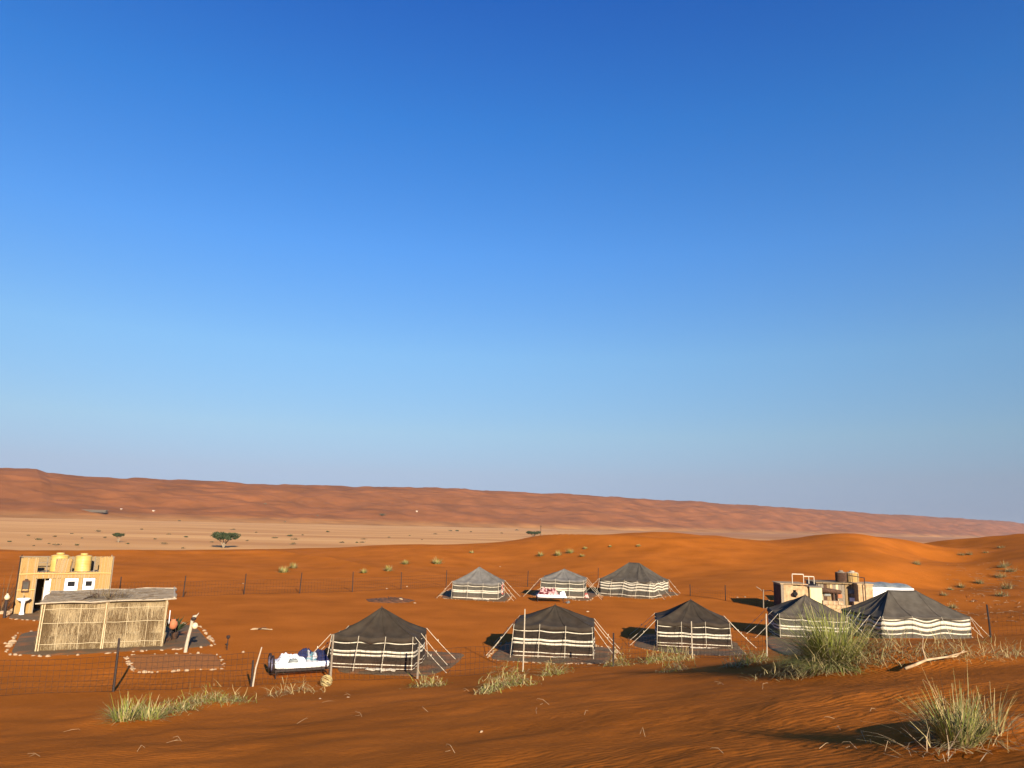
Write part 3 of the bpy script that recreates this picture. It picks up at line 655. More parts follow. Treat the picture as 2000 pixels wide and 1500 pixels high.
b = MB(); b.add([(-hx, -.0, 0), (hx, -.0, 0), (hx, 0, HZR), (-hx, 0, HZL), (-hx, .08, 0), (hx, .08, 0), (hx, .08, HZR), (-hx, .08, HZL)], [(0, 1, 2, 3), (5, 4, 7, 6), (0, 3, 7, 4), (1, 5, 6, 2), (3, 2, 6, 7)])
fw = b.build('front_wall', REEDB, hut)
b = MB()
for k, (z0, z1) in enumerate(((.03, .62), (.5, 1.12), (1.0, 1.65), (1.5, HZL - .03))):
    reed_field(b, -hx, hx, z0, z1, 2400, .46, .035 + .012 * (3 - k) * 0, q, 3, .13)
o = b.build('reed_thatch', [REED, REED2], fw); o['kind'] = 'stuff'
for zz in (.28, 1.13, 1.72):
    for x0, x1 in ((-hx + .05, -.03), (.03, hx - .05)):
        b = MB(); b.tube([(x0 + (x1 - x0) * k / 6, -.07 + q.uniform(-.006, .006), zz + q.uniform(-.02, .02)) for k in range(7)], .011, 5); b.build('lath', REED, hut)
for k, u in enumerate((-.72, -.38, .36, .68)):
    b = MB(); b.tube([(hx * u, -.06, .03), (hx * u + q.uniform(-.03, .03), -.065, 1.1), (hx * u + q.uniform(-.03, .03), -.06, HZL - .05)], .010, 5); b.build('lath', REED, hut)
for x in (-hx + .06, .0, hx - .06):
    b = MB()
    for k in range(7):
        dx = q.uniform(-.07, .07); b.tube([(x + dx, -.09 + q.uniform(-.02, .03), 0), (x + dx * .8 + .02, -.1, 1.1), (x + dx + .04, -.09, HZL + (HZR - HZL) * (x + hx) / HL - .02)], q.uniform(.014, .024), 5, k % 2)
    b.build('corner_post', [REED, REED2], hut)
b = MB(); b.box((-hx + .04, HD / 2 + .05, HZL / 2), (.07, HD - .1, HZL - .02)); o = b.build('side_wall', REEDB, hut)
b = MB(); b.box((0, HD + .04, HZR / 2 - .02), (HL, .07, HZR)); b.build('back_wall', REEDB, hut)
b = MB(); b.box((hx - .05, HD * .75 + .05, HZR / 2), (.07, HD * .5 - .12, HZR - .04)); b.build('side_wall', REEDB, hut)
# roof of overlapping thatch lengths
def rz(x, y): return HZL + (HZR - HZL) * (x + hx) / HL + .05 + .05 * y + .02 * math.sin(3 * x + y)
for k in range(6):
    x0 = -hx - .1 + k * (HL + .36) / 6; x1 = x0 + (HL + .36) / 6 + .06
    b = MB(); b.grid(lambda u, v: (x0 + (x1 - x0) * u + .04 * math.sin(9 * v + k), -.16 + (HD + .36) * v + .03 * math.sin(7 * u + k), rz(x0 + (x1 - x0) * u, (HD + .5) * v) + .012 * (k % 2) + .02 * math.sin(14 * v + k * 2)), 8, 14)
    b.build('thatch_panel', ROOFMAT, hut, True, .06)
b = MB()
for _ in range(1500):
    x = q.uniform(-hx + .15, hx - .1); y = q.uniform(-.2, HD + .15); L_ = q.uniform(.2, .7); a = q.gauss(0, .22)
    z = rz(x, y) + q.uniform(.02, .045); wd = q.uniform(.006, .012)
    ddx, ddy = L_ * math.cos(a) / 2, L_ * math.sin(a) / 2
    b.add([(x - ddx, y - ddy - wd, z), (x - ddx, y - ddy + wd, z + .004), (x + ddx, y + ddy + wd, z + .012), (x + ddx, y + ddy - wd, z + .008)], [(0, 1, 2, 3)], q.randrange(2))
o = b.build('roof_reeds', [REED2, PALEWOOD], hut); o['kind'] = 'stuff'
for yy, dz in ((-.2, .0), (HD + .15, .03)):
    b = MB(); b.tube([(-hx - .22 + (HL + .55) * k / 8, yy + q.uniform(-.02, .02), rz(-hx - .22 + (HL + .55) * k / 8, yy) + dz + q.uniform(-.015, .015)) for k in range(9)], .03, 6); b.build('eave_pole', PALEWOOD, hut)
b = MB(); b.tube([(hx + .24, -.25 + (HD + .45) * k / 5, rz(hx + .3, -.4 + (HD + .6) * k / 5) + .05 + q.uniform(0, .02)) for k in range(6)], .04, 6); b.build('eave_pole', PALEWOOD, hut)
b = MB(); b.tube([(-.95, .1, rz(-.95, .1) + .06), (-.72, .9, rz(-.7, .9) + .07), (-.55, 1.7, rz(-.55, 1.7) + .07)], .018, 5); b.build('roof_stick', DARKWOOD, hut)
def local(o_, x, y, z=0):
    c, s = math.cos(o_.rotation_euler.z), math.sin(o_.rotation_euler.z)
    return Vector((o_.location.x + c * x - s * y, o_.location.y + s * x + c * y, o_.location.z + z))
# brush heaped on the roof
def tuft(name, label, cat, p, n_, h, rad, mats, lean=.5, wd=.011, curl=.5, dry=.25, seed=0, group=None, up=.9, elong=1., rz_=0., root=.22):
    q = random.Random(seed * 31 + int(p[0] * 17)); b = MB(); k4 = 4
    for _ in range(n_):
        a = q.uniform(0, 6.283); rr = rad * math.sqrt(q.random()) * root
        bx, by = rr * math.cos(a) * elong, rr * math.sin(a)
        a2 = a + q.gauss(0, .5); L_ = h * q.uniform(.4, 1.1); ln = min(lean * 1.9 * q.random() ** .75 + abs(q.gauss(0, .1)), 1.5)
        dead = q.random() < .22; cc = curl * (q.uniform(1.2, 3.2) if dead else q.uniform(.1, 1.1)); L_ *= .8 if dead else 1; ln = min(ln * (1.3 if dead else 1), 1.5); x, y_, z = bx, by, -.03
        wx, wy = -math.sin(a2) * wd, math.cos(a2) * wd; vs = []
        for s in range(k4):
            kk = 1 - .8 * s / (k4 - 1)
            vs += [(x - wx * kk, y_ - wy * kk, z), (x + wx * kk, y_ + wy * kk, z)]
            t = ln + cc * s / k4; x += math.sin(t) * math.cos(a2) * L_ / 3; y_ += math.sin(t) * math.sin(a2) * L_ / 3; z += math.cos(t) * L_ / 3
        b.add(vs, [(2 * s, 2 * s + 1, 2 * s + 3, 2 * s + 2) for s in range(k4 - 1)], len(mats) - 1 if (dead or q.random() < dry) else q.randrange(max(1, len(mats) - 1)))
    o = b.build(name, mats); o.location = p; o.rotation_euler.z = rz_; tag(o, label, cat, group); return o
p = local(hut, .05, .55, rz(.05, .55) + .05)
tuft('brush_heap', 'small dark heap of brushwood lying on the thatch roof', 'brushwood', p, 320, .5, 1.2, [DSHRUB, DARKWOOD], 1.25, .014, .5, seed=5, elong=1.8, root=.4)

# things at the open end of the hut
def lathe_thing(name, label, cat, p, prof, m, n=18):
    b = MB(); b.lathe(prof, n); o = b.build(name, m, None, True); o.location = p; tag(o, label, cat); return o
p = local(hut, hx + .32, 1.1)
t = thing('clay_jar', 'terracotta jar on an iron stand at the open end of the reed hut', 'jar', (p.x, p.y, gz(p.x, p.y) + .03))
b = MB(); b.lathe([(.08, .55), (.16, .62), (.2, .75), (.18, .88), (.1, .95), (.12, 1.0), (.1, 1.0)], 16); b.build('body', CLAY, t, True)
for k in range(3):
    b = MB(); a = k * 2.094; b.tube([(.22 * math.cos(a), .22 * math.sin(a), 0), (.13 * math.cos(a), .13 * math.sin(a), .6)], .014, 5); b.build('leg', IRON, t)
p = local(hut, hx + .45, 1.9); p.z = gz(p.x, p.y) + .03
t = thing('potted_plant', 'dark leafy plant in a pot behind the terracotta jar', 'plant', tuple(p))
b = MB(); b.lathe([(.12, 0), (.17, .3), (.18, .32), (.15, .32)], 12); b.build('pot', DARKWOOD, t, True)
b = MB()
for k in range(46):
    a = q.uniform(0, 6.28); e = q.uniform(.2, 1.2); L_ = q.uniform(.5, 1.0); c = Vector((math.cos(a) * math.sin(e), math.sin(a) * math.sin(e), math.cos(e))); s_ = Vector((-math.sin(a), math.cos(a), 0)) * .05
    m0 = Vector((0, 0, .3)); b.add([m0, m0 + c * L_ * .5 + s_, m0 + c * L_ - Vector((0, 0, .12)), m0 + c * L_ * .5 - s_], [(0, 1, 2, 3)])
b.build('leaves', ACACIA, t)
p = local(hut, hx + .12, .5, HZR - .55)
b = MB(); b.grid(lambda u, v: (.02 * math.sin(9 * u), (u - .5) * .4, -.55 * v + .04 * math.sin(5 * u)), 8, 8)
o = b.build('hanging_cloth', CLOTHW, None, True, .01); o.location = p; o.rotation_euler.z = hyaw; tag(o, 'crumpled white cloth hanging under the eave at the open end of the hut', 'cloth')

# ------------------------------------------------------------------ washroom of golden reed mats with two tanks
L0 = flat(26, 1200); tyaw = R(31)
tex = Vector((math.cos(tyaw), math.sin(tyaw), 0))
wl_ = 5.0
for _ in range(60):
    e = L0 + tex * wl_
    wl_ += .05 if proj(e.x, e.y, 1.7)[0] < 215.5 else -.05
TW = wl_; TZ = z_of(L0, 1088)
wr = thing('washroom_hut', 'two storey washroom walled in golden reed mats at the left edge of camp', 'washroom', tuple(L0), tyaw)
def mat_panel(x0, x1, z0, z1, y=0., lean=0., m=(REEDY, REED, REEDY), back=REED2, name='reed_mat'):
    b = MB(); b.box(((x0 + x1) / 2, y + .03, (z0 + z1) / 2), (x1 - x0, .04, z1 - z0)); o = b.build(name, back, wr)
    b = MB(); N_ = int((x1 - x0) / .028)
    for k in range(N_):
        x = x0 + (k + .5) * (x1 - x0) / N_ + q.uniform(-.006, .006); a = z0 + q.uniform(-.02, .03); c = z1 + q.uniform(-.05, .05); yy = y - q.uniform(0, .012)
        b.add([(x - .012, yy + .012, a), (x, yy - .008, a), (x + .012, yy + .012, a), (x - .012 + lean, yy + .012, c), (x + lean, yy - .008, c), (x + .012 + lean, yy + .012, c)], [(0, 1, 4, 3), (1, 2, 5, 4)], q.randrange(len(m)))
    s = b.build('reeds', list(m), o); s['kind'] = 'stuff'
zb = TZ * .70; zd = TZ * .61; zo = TZ * .735
u = lambda f: f * TW
mat_panel(0, u(.185), 0, TZ * .98)
mat_panel(u(.37), u(.53), zb + .04, TZ * .97, -.05, lean=.1)
mat_panel(u(.855), TW, 0, TZ * 1.0)
mat_panel(u(.185), u(.855), zd + .02, zo - .03)
mat_panel(u(.34), u(.49), 0, zd + .015)
mat_panel(u(.645), u(.69), 0, zd + .015)
mat_panel(u(.83), u(.854), 0, zd + .015)
for zz in (zb, TZ * .42):
    b = MB(); x1 = TW if zz == zb else u(.185)
    b.tube([(x1 * k / 8, -.05, zz + q.uniform(-.015, .015)) for k in range(9)], .035, 6); b.build('lath', REEDY, wr)
for x, y in ((-.04, 0), (TW + .04, 0), (-.04, 1.9), (TW + .04, 1.9), (u(.28), .1), (u(.55), .1), (u(.8), .1)):
    b = MB(); b.tube([(x, y, 0), (x, y, TZ + .04)], .035, 6); b.build('post', IRON if x < 0 else GREYWOOD, wr)
b = MB(); b.box((TW / 2, 1.0, zo - .06), (TW - .02, 1.85, .08)); b.build('tank_deck', GREYWOOD, wr)
b = MB(); b.box((TW / 2, 1.95, TZ / 2), (TW, .06, TZ * .96)); b.build('back_wall', REED2, wr)
for x in (-.01, TW + .01):
    b = MB(); b.box((x, 1.0, TZ * .49), (.05, 1.8, TZ * .96)); b.build('side_wall', REED2, wr)
for x in (u(.34), u(.57), u(.76)):
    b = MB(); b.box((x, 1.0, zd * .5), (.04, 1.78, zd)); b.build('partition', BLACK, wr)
b = MB(); b.tube([(-.1, .0, TZ + .03), (u(.3), 0, TZ + .03)], .025, 5); b.build('top_rail', GREYWOOD, wr)
b = MB(); b.tube([(u(.185), .0, TZ * .9), (u(.3), 0, TZ * .9)], .02, 5); b.build('top_rail', GREYWOOD, wr)
def white_door(x0, x1, name='door', a=0.):
    W_ = x1 - x0
    b = MB()
    for c, d in (((W_ * .11, 0, zd / 2), (W_ * .22, .04, zd)), ((W_ * .89, 0, zd / 2), (W_ * .22, .04, zd)), ((W_ / 2, 0, zd - .08), (W_ * .56, .04, .16)), ((W_ / 2, 0, zd * .5 - .18), (W_ * .56, .04, zd - .36 - .19 + .0))):
        b.box(c, d)
    o = b.build(name, WHITE, wr); o.location = (x0, 0, 0); o.rotation_euler.z = a
    b = MB(); b.box((W_ / 2, .004, zd - .29), (W_ * .6, .03, .3)); b.build('vent', BLACK, o)
    b = MB(); b.box((W_ * .5, -.03, zd - .66), (W_ * .62, .02, .1)); b.build('door_panel', CLOTHW, o)
    b = MB(); b.box((W_ * .85, -.05, zd * .5), (.03, .06, .14)); b.build('handle', IRON, o)
white_door(u(.495), u(.64)); white_door(u(.695), u(.825)); 
b = MB(); b.box((u(.335), -.02, zd / 2), (.09, .09, zd)); b.build('door_jamb', WHITE, wr)
b = MB(); b.box((u(.19), -.02, zd / 2), (.05, .08, zd)); b.build('door_jamb', GREYWOOD, wr)
b = MB(); b.box((0, 0, zd / 2 - .06), (.42, .03, zd - .15)); o = b.build('open_door', WHITE, wr); o.location = (u(.318), .16, .02); o.rotation_euler.z = R(40)
def tank(label, p, r_, h, m, group, reeds=False):
    t = thing('water_tank', label, 'water tank', tuple(p), 0, group)
    b = MB(); prof = [(r_ * .98, 0)]; nr = 9
    for k in range(nr):
        z = h * .84 * k / nr; prof += [(r_, z + .012), (r_, z + h * .84 / nr - .03), (r_ * .965, z + h * .84 / nr - .012)]
    prof += [(r_ * 1.03, h * .84), (r_ * 1.03, h * .88), (r_ * .8, h * .92), (r_ * .46, h * .95)]
    b.lathe(prof, 28); b.build('tank_body', m, t, True)
    b = MB(); b.lathe([(r_ * .46, h * .945), (r_ * .46, h * 1.02), (r_ * .4, h * 1.05), (r_ * .1, h * 1.06)], 20); b.build('lid', m, t, True)
    return t
gT = 'ribbed yellow water tanks on the washroom deck'
tank('ribbed yellow water tank on the washroom deck, half covered by a reed mat', local(wr, u(.41), .68, zo - .02), u(.1), TZ * .325, TANKY, gT)
tank('ribbed yellow water tank on the washroom deck standing fully exposed', local(wr, u(.675), .68, zo - .02), u(.094), TZ * .315, TANKY, gT)
p = local(wr, u(.085), -.42); p.z = gz(p.x, p.y) + .02
t = thing('pedestal_sink', 'white pedestal sink standing against the reed mat wall', 'sink', tuple(p), tyaw)
b = MB(); b.lathe([(.15, 0), (.13, .05), (.09, .2), (.085, .6), (.12, .74)], 16); b.build('pedestal', CERAMIC, t, True)
b = MB(); b.lathe([(.1, .72), (.24, .78), (.3, .88), (.3, .9), (.27, .9), (.2, .82), (.05, .79)], 20); o = b.build('basin', CERAMIC, t, True); o.scale = (1.15, .85, 1)
b = MB(); b.tube([(0, .2, .88), (0, .2, 1.02), (0, .08, 1.04)], .018, 6); b.build('tap', IRON, t)
p = local(wr, u(.085), -.07, 1.25)
t = thing('wall_mirror', 'dark narrow mirror in a carved frame hung above the sink', 'mirror', tuple(p), tyaw)
b = MB()
for c, d in (((-.16, 0, .3), (.05, .05, .6)), ((.16, 0, .3), (.05, .05, .6)), ((0, 0, .0), (.37, .05, .06)), ((0, 0, .6), (.3, .05, .07)), ((0, 0, .67), (.16, .05, .07))): b.box(c, d)
b.build('frame', DARKWOOD, t)
b = MB(); b.box((0, .012, .3), (.27, .015, .54)); b.build('glass', MIRROR, t)

# lamp posts and small stakes
def globe_lamp(label, px, py, hp_px, trunk, m, gr=.15):
    p = G(px, py); s = p.y / F * (1 / 1.0)
    h = hp_px * s
    t = thing('lamp_post', label, 'lamp', tuple(p))
    pts = [(x * s, 0, z * s) for x, z in trunk]
    b = MB(); b.tube([(pts[0][0], 0, -.2)] + pts, [.085, .08] + [.075 - .02 * k / len(pts) for k in range(len(pts) - 1)], 8); b.build('post', m, t, True)
    return t, s
t, s = globe_lamp('crooked bleached driftwood lamp post with a round cream globe beside the reed hut', 362, 1274, 66, [(0, 0), (1, 14), (3, 30), (6, 46), (7, 58), (9, 64), (14, 65)], PALEWOOD)
b = MB(); b.lathe([(.02, -.13), (.09, -.1), (.135, 0), (.09, .1), (.03, .135)], 16, 0, (15 * s, -.12, 48 * s)); b.build('globe', GLOBE, t, True)
b = MB(); b.lathe([(.04, -.05), (.1, -.03), (.11, .05), (.05, .08)], 12, 0, (11 * s, -.1, 60 * s)); b.build('lamp_cap', IRON, t, True)
b = MB(); b.tube([(15 * s, -.12, 52 * s), (12 * s, -.1, 60 * s)], .012, 5); b.build('hook', IRON, t)
b = MB(); b.tube([(14 * s, 0, 65 * s), (18 * s, 0, 71 * s)], [.03, .012], 5); b.build('twig', PALEWOOD, t)
t, s = globe_lamp('thin dark lamp post with round cream globe at the left edge beside the washroom', 8, 1207, 50, [(0, 0), (0, 20), (0, 33)], IRON)
b = MB(); b.lathe([(.03, -.02), (.1, .02), (.14, .12), (.1, .23), (.05, .26), (.05, .33)], 16, 0, (0, 0, 33 * s)); b.build('globe', GLOBE, t, True)
p = G(443, 1270); s = p.y / F
t = thing('garden_stake', 'short dark stake light standing alone right of the garden bed', 'stake', tuple(p))
b = MB(); b.tube([(0, 0, -.1), (.01, 0, 20 * s)], .02, 6); b.build('spike', IRON, t)
b = MB(); b.lathe([(.02, 0), (.075, .04), (.085, .13), (.05, .15)], 10, 0, (.01, 0, 20 * s)); b.build('lantern_head', IRON, t)
b = MB(); b.lathe([(.02, 0), (.05, .03), (.02, .08)], 8, 0, (-.04, 0, 9 * s)); b.build('side_hook', IRON, t)
# bare shrub and rocks at the left edge
tuft('bare_shrub', 'bare dark branching shrub at the left edge behind the lamp', 'shrub', G(2, 1196), 60, 3.0, 1.2, [DARKWOOD, DSHRUB], .45, .016, .3, seed=2)
for k, (px, py, lab) in enumerate(((4, 1199, 'leftmost of three'), (16, 1197, 'middle one of three'), (24, 1194, 'rightmost of three'))):
    o = stone('rock', G(px, py), .24); tag(o, 'pale rock piled beside the washroom, ' + lab, 'rock', 'pale rocks beside the washroom')

# ------------------------------------------------------------------ beds in the open
def bed(name, label, p, yaw, L_, W_, hoops, m=WHITE):
    t = thing('bed', label, 'bed', tuple(p), yaw)
    b = MB(); 
    for y_ in (-W_ / 2, W_ / 2): b.box((0, y_, .3), (L_, .04, .07))
    for x in (-L_ / 2, L_ / 2): b.box((x, 0, .3), (.04, W_ - .04, .07))
    b.build('frame', IRON, t)
    for x in (-L_ / 2 + .03, L_ / 2 - .03):
        for y_ in (-W_ / 2, W_ / 2):
            b = MB(); b.tube([(x, y_, 0), (x, y_, .34)], .025, 6); b.build('leg', IRON, t)
    b = MB()
    def mt(u_, v_):
        a = 2 * math.pi * u_; cx = abs(math.cos(a)) ** .25 * math.copysign(1, math.cos(a)); sx = abs(math.sin(a)) ** .25 * math.copysign(1, math.sin(a))
        return (cx * L_ / 2 * (1 - (.03 if v_ in (0, 1) else 0)), sx * W_ / 2 * (1 - (.04 if v_ in (0, 1) else 0)), .345 + .19 * v_ + .008 * math.sin(12 * u_))
    N_ = 48; vs = [mt(k / N_, v_) for v_ in (0, .12, .5, .88, 1) for k in range(N_)]
    b.add(vs, [(i * N_ + j, i * N_ + (j + 1) % N_, (i + 1) * N_ + (j + 1) % N_, (i + 1) * N_ + j) for i in range(4) for j in range(N_)] + [tuple(4 * N_ + j for j in range(N_)), tuple(range(N_))[::-1]])
    b.build('mattress', m, t, True)
    if hoops:
        for y_ in (-W_ * .25, W_ * .25):
            b = MB(); b.tube([(-L_ / 2 - .06, y_ + W_ * .22 * math.cos(a * .3927), .5 + .27 * math.sin(a * .3927)) for a in range(17)], .04, 6); hp_ = b.build('headboard_hoop', IRON, t, True)
            b = MB(); b.lathe([(.01, -.01), (.9, -.01), (.9, .01), (.01, .01)], 20); o = b.build('hoop_panel', CLOTHW, hp_); o.location = (-L_ / 2 - .06, y_, .5); o.rotation_euler = (0, R(90), 0); o.scale = (.27, W_ * .22, 1)
    return t
def heap(name, label, cat, tgt, x, y_, z, dx, dy, h, m, seed, yaw):
    b = MB()
    def f(u_, v_):
        e = min(1, 5 * min(u_, 1 - u_)) * min(1, 5 * min(v_, 1 - v_))
        n_ = float(fbm(u_ * 4 + seed, v_ * 4, seed, 3)); n2 = float(vnoise(u_ * 7 + seed, v_ * 7, seed + 5))
        return ((u_ - .5) * dx * (1 + .15 * n2), (v_ - .5) * dy * (1 + .2 * n_), e * h * (.75 + .9 * n_) - (1 - e) * .03)
    b.grid(f, 26, 22); o = b.build(name, m, None, True, .02); o.location = local(tgt, x, y_, z); o.rotation_euler.z = yaw; tag(o, label, cat); return o
b0 = flat(538, 1327); b1 = flat(640, 1320); byaw = math.atan2(b1.y - b0.y, b1.x - b0.x)
BW = 1.15; mid = (b0 + b1) / 2 + Vector((-math.sin(byaw), math.cos(byaw), 0)) * (BW / 2 - .1)
bd = bed('bed', 'white mattress bed with two black hoops at its head, beside the black tent', mid, byaw, (b1 - b0).length + .1, BW, True)
heap('duvet', 'crumpled white duvet on the hoop end of the bed', 'duvet', bd, -.35, .05, .54, 1.0, .95, .24, CLOTHW, 3, byaw)
heap('blanket', 'navy blue blanket thrown over the middle of the white bed', 'blanket', bd, .2, .25, .55, .62, .6, .30, NAVY, 8, byaw)
heap('printed_cloth', 'pale teal printed cloth lying between the two navy blankets', 'cloth', bd, .42, .02, .57, .5, .5, .22, TEAL, 12, byaw)
heap('blanket', 'navy blue blanket heaped at the tent end of the white bed', 'blanket', bd, .78, .1, .55, .5, .85, .26, NAVY, 15, byaw)
heap('pillow', 'grey pillow lying on the front edge of the white bed', 'pillow', bd, -.35, -.42, .55, .42, .2, .12, TARPB, 18, byaw)
c0 = flat(1050, 1176); c1 = flat(1100, 1177)
y2 = math.atan2(c1.y - c0.y, c1.x - c0.x)
bd2 = bed('bed', 'low white bed covered in red blankets before the small far tent', (c0 + c1) / 2 + Vector((0, .5, 0)), y2, 2.05, 1.0, False)
heap('blanket', 'maroon and pink patterned blanket on the far bed', 'blanket', bd2, -.15, .1, .54, 1.65, .95, .42, MAROON, 23, y2)
heap('pillow', 'big white pillow slumped over the right end of the far bed', 'pillow', bd2, .95, -.05, .42, .55, .9, .34, CLOTHW, 27, y2)
p = flat(1109, 1178); tuft('bag', 'small dark teal bundle lying on the sand right of the far bed', 'bundle', p, 40, .3, .6, [TARPB, IRON], 1.1, .05, .3, seed=9)
p = flat(979, 1169)
b = MB(); b.grid(lambda u_, v_: ((u_ - .5) * .45 + .03 * math.sin(9 * v_), .03 * math.sin(14 * u_ + 2 * v_), 1.22 - .95 * v_ - .06 * math.sin(7 * u_)), 12, 14)
o = b.build('hanging_cloth', PINK, None, True, .01); o.location = (p.x - .1, p.y + .3, 0); o.rotation_euler.z = R(15); tag(o, 'faded red and white cloth hung at the corner of the pale roofed tent', 'cloth')
p = flat(1143, 1168); heap('cloth_bundle', 'reddish cloth bundle at the right foot of the small far tent', 'cloth', thing('sandbag', 'small dark sandbag under the reddish cloth bundle', 'sandbag', (p.x, p.y, 0)), 0, 0, .06, .6, .5, .3, PINK, 31, 0)
sb = bpy.data.objects['sandbag']; b = MB(); b.lathe([(.1, 0), (.24, .03), (.22, .1), (.05, .12)], 12); b.build('bag_body', GRAVEL, sb, True)

# fire pit, sticks
p = G(762, 1173); s = p.y / F
t = thing('fire_pit', 'ring of dark ash and charred sticks on the open sand behind the tents', 'fire pit', tuple(p))
b = MB()
for k in range(40):
    a = k * 2 * math.pi / 40
    for rr, hh in ((.55, .02), (.85, .12), (1.15, .1), (1.5, .015)): pass
vs = []; fs = []
prof = ((.01, -.02), (.55, .02), (.9, .13), (1.25, .09), (1.75, .012), (1.8, -.06))
for rr, hh in prof:
    for k in range(40): 
        a = k * 2 * math.pi / 40; vs.append((rr * math.cos(a) * (1 + .06 * math.sin(5 * a)), rr * math.sin(a), hh + .02 * math.sin(9 * a)))
fs = [(i * 40 + j, i * 40 + (j + 1) % 40, (i + 1) * 40 + (j + 1) % 40, (i + 1) * 40 + j) for i in range(len(prof) - 1) for j in range(40)]
b.add(vs, fs); b.build('ash_ring', ASH, t, True)
for k in range(12):
    a = q.uniform(0, 6.28); b = MB(); c = Vector((math.cos(a) * 1.0, math.sin(a) * 1.0, .13)); d_ = Vector((q.uniform(-.4, .4), q.uniform(-.4, .4), .03)); b.tube([c - d_, c + d_], .03, 5); b.build('charred_stick', DARKWOOD, t)
stone('hearth_stone', (.9, -.3, .12), .12, t); stone('hearth_stone', (.75, .1, .12), .1, t)
p = G(510, 1231); s = p.y / F
t = thing('stick_pile', 'few bleached sticks crossed on the sand in the middle of camp', 'sticks', tuple(p))
for k, (x0, y0, x1, y1) in enumerate(((-.55, 0, .55, .1), (-.5, .12, .4, -.06), (-.1, -.15, .2, .2))):
    b = MB(); b.tube([(x0, y0, .03 + .03 * k), ((x0 + x1) / 2, (y0 + y1) / 2, .06 + .03 * k), (x1, y1, .04 + .03 * k)], .025, 5); b.build('stick', TWIG if k < 2 else DARKWOOD, t)

# ------------------------------------------------------------------ service huts at the right
def on_px(px, py, d): # ground point below a pixel column at distance d
    k = flat(px, 1250); return Vector((k.x / k.y * d, d, 0))
def zpx(p, py): return z_of(p, py)
D = 55.
def slab(parent, name, m, x0, x1, y0, y1, z0, z1, rz=0.):
    b = MB(); b.box(((x0 + x1) / 2, (y0 + y1) / 2, (z0 + z1) / 2), (x1 - x0, y1 - y0, z1 - z0)); return b.build(name, m, parent)
S_ = D / F
P0 = on_px(1535, 1180, D); P0.z = gz(P0.x, P0.y) - .05
zt = lambda p, py: z_of(p, py) - p.z
byaw_ = R(-6)
t = thing('block_store', 'low tan block store with a round hole and dark shaded left side', 'store', tuple(P0), byaw_)
w1 = (1575 - 1535) * S_; h1 = zt(P0, 1142)
for a in ((0, w1, 0, .2, 0, h1 * .55), (0, w1 * .42, 0, .2, h1 * .55, h1), (w1 * .56, w1, 0, .2, h1 * .55, h1 * .97), (w1 * .42, w1 * .56, 0, .2, h1 * .82, h1 * .97)):
    slab(t, 'wall', PLASTER, *a)
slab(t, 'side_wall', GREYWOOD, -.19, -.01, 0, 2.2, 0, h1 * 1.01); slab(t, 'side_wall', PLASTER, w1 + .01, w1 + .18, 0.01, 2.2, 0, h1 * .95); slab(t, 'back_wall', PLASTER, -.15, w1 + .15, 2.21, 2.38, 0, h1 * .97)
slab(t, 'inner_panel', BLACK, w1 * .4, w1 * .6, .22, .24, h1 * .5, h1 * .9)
b = MB(); b.lathe([(.01, 0), (.14, 0), (.15, .25), (.01, .25)], 12); o = b.build('ventilator', BLACK, t); o.location = (w1 * .49, -.02, h1 * .69); o.rotation_euler = (R(90), 0, 0)
for k in range(5):
    b = MB(); b.box((-.2, .25 + k * .42, h1 / 2), (.03, .36, h1 * .94)); b.build('plank', DARKWOOD, t)
b = MB()
for k in range(5): slab(t, 'roof_board', PLASTER, -.25 + k * (w1 + .45) / 5, -.25 + (k + 1) * (w1 + .45) / 5 - .02, -.05, 2.4, h1 * 1.02, h1 * 1.02 + .05)
P1 = local(t, w1 + .25, -.15); P1.z = P0.z
t1 = thing('yellow_cabinet', 'pale yellow painted cabinet between the block store and the reed shed', 'cabinet', tuple(P1), byaw_)
w2 = 22 * S_; slab(t1, 'body', YELLOWP, 0, w2, 0, 1.2, 0, h1 * .93); slab(t1, 'door', YELLOWP, .05, w2 - .05, -.03, -.003, h1 * .3, h1 * .88); slab(t1, 'top', GREYWOOD, -.04, w2 + .04, -.05, 1.25, h1 * .933, h1 * .97)
t2 = thing('pipe_rail', 'white pipe railing standing on top of the block store', 'railing', tuple(local(t, w1 * .48, .4, h1 * 1.02 + .05)), byaw_)
rw = 40 * S_; rh = 15 * S_
for x, h_ in ((0, rh * 1.15), (rw * .52, rh * 1.15), (rw, rh * .9), (rw * .76, rh * .9)):
    b = MB(); b.tube([(x, 0, 0), (x, 0, h_)], .026, 6); b.build('upright', STRIPE, t2)
b = MB(); b.tube([(0, 0, rh * 1.15), (rw * .52, 0, rh * 1.15)], .035, 6); b.build('rail', STRIPE, t2)
b = MB(); b.tube([(rw * .52, 0, rh * .9), (rw, 0, rh * .9)], .035, 6); b.build('rail', STRIPE, t2)
P2 = on_px(1602, 1180, D + 1); P2.z = P0.z
t3 = thing('plank_shed', 'dark plank and reed shed carrying two water tanks behind the slate tent', 'shed', tuple(P2), byaw_)
w3 = 78 * S_; h3 = zt(P2, 1137)
NP = 14
for k in range(NP):
    b = MB(); b.box((w3 * (k + .5) / NP, q.uniform(-.02, .02), h3 * .48), (w3 / NP - .02, .05, h3 * (.94 + q.uniform(-.03, .02)))); b.build('plank', q.choice([GREYWOOD, REED2, PLASTER, DARKWOOD, REED]), t3)
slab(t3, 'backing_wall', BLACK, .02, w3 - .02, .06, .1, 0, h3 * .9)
slab(t3, 'side_wall', GREYWOOD, -.08, -.02, .05, 2.6, 0, h3 * .95); slab(t3, 'side_wall', PLASTER, w3 + .02, w3 + .08, .05, 2.6, 0, h3 * .95); slab(t3, 'back_wall', PLASTER, 0, w3, 2.62, 2.7, 0, h3 * .95)
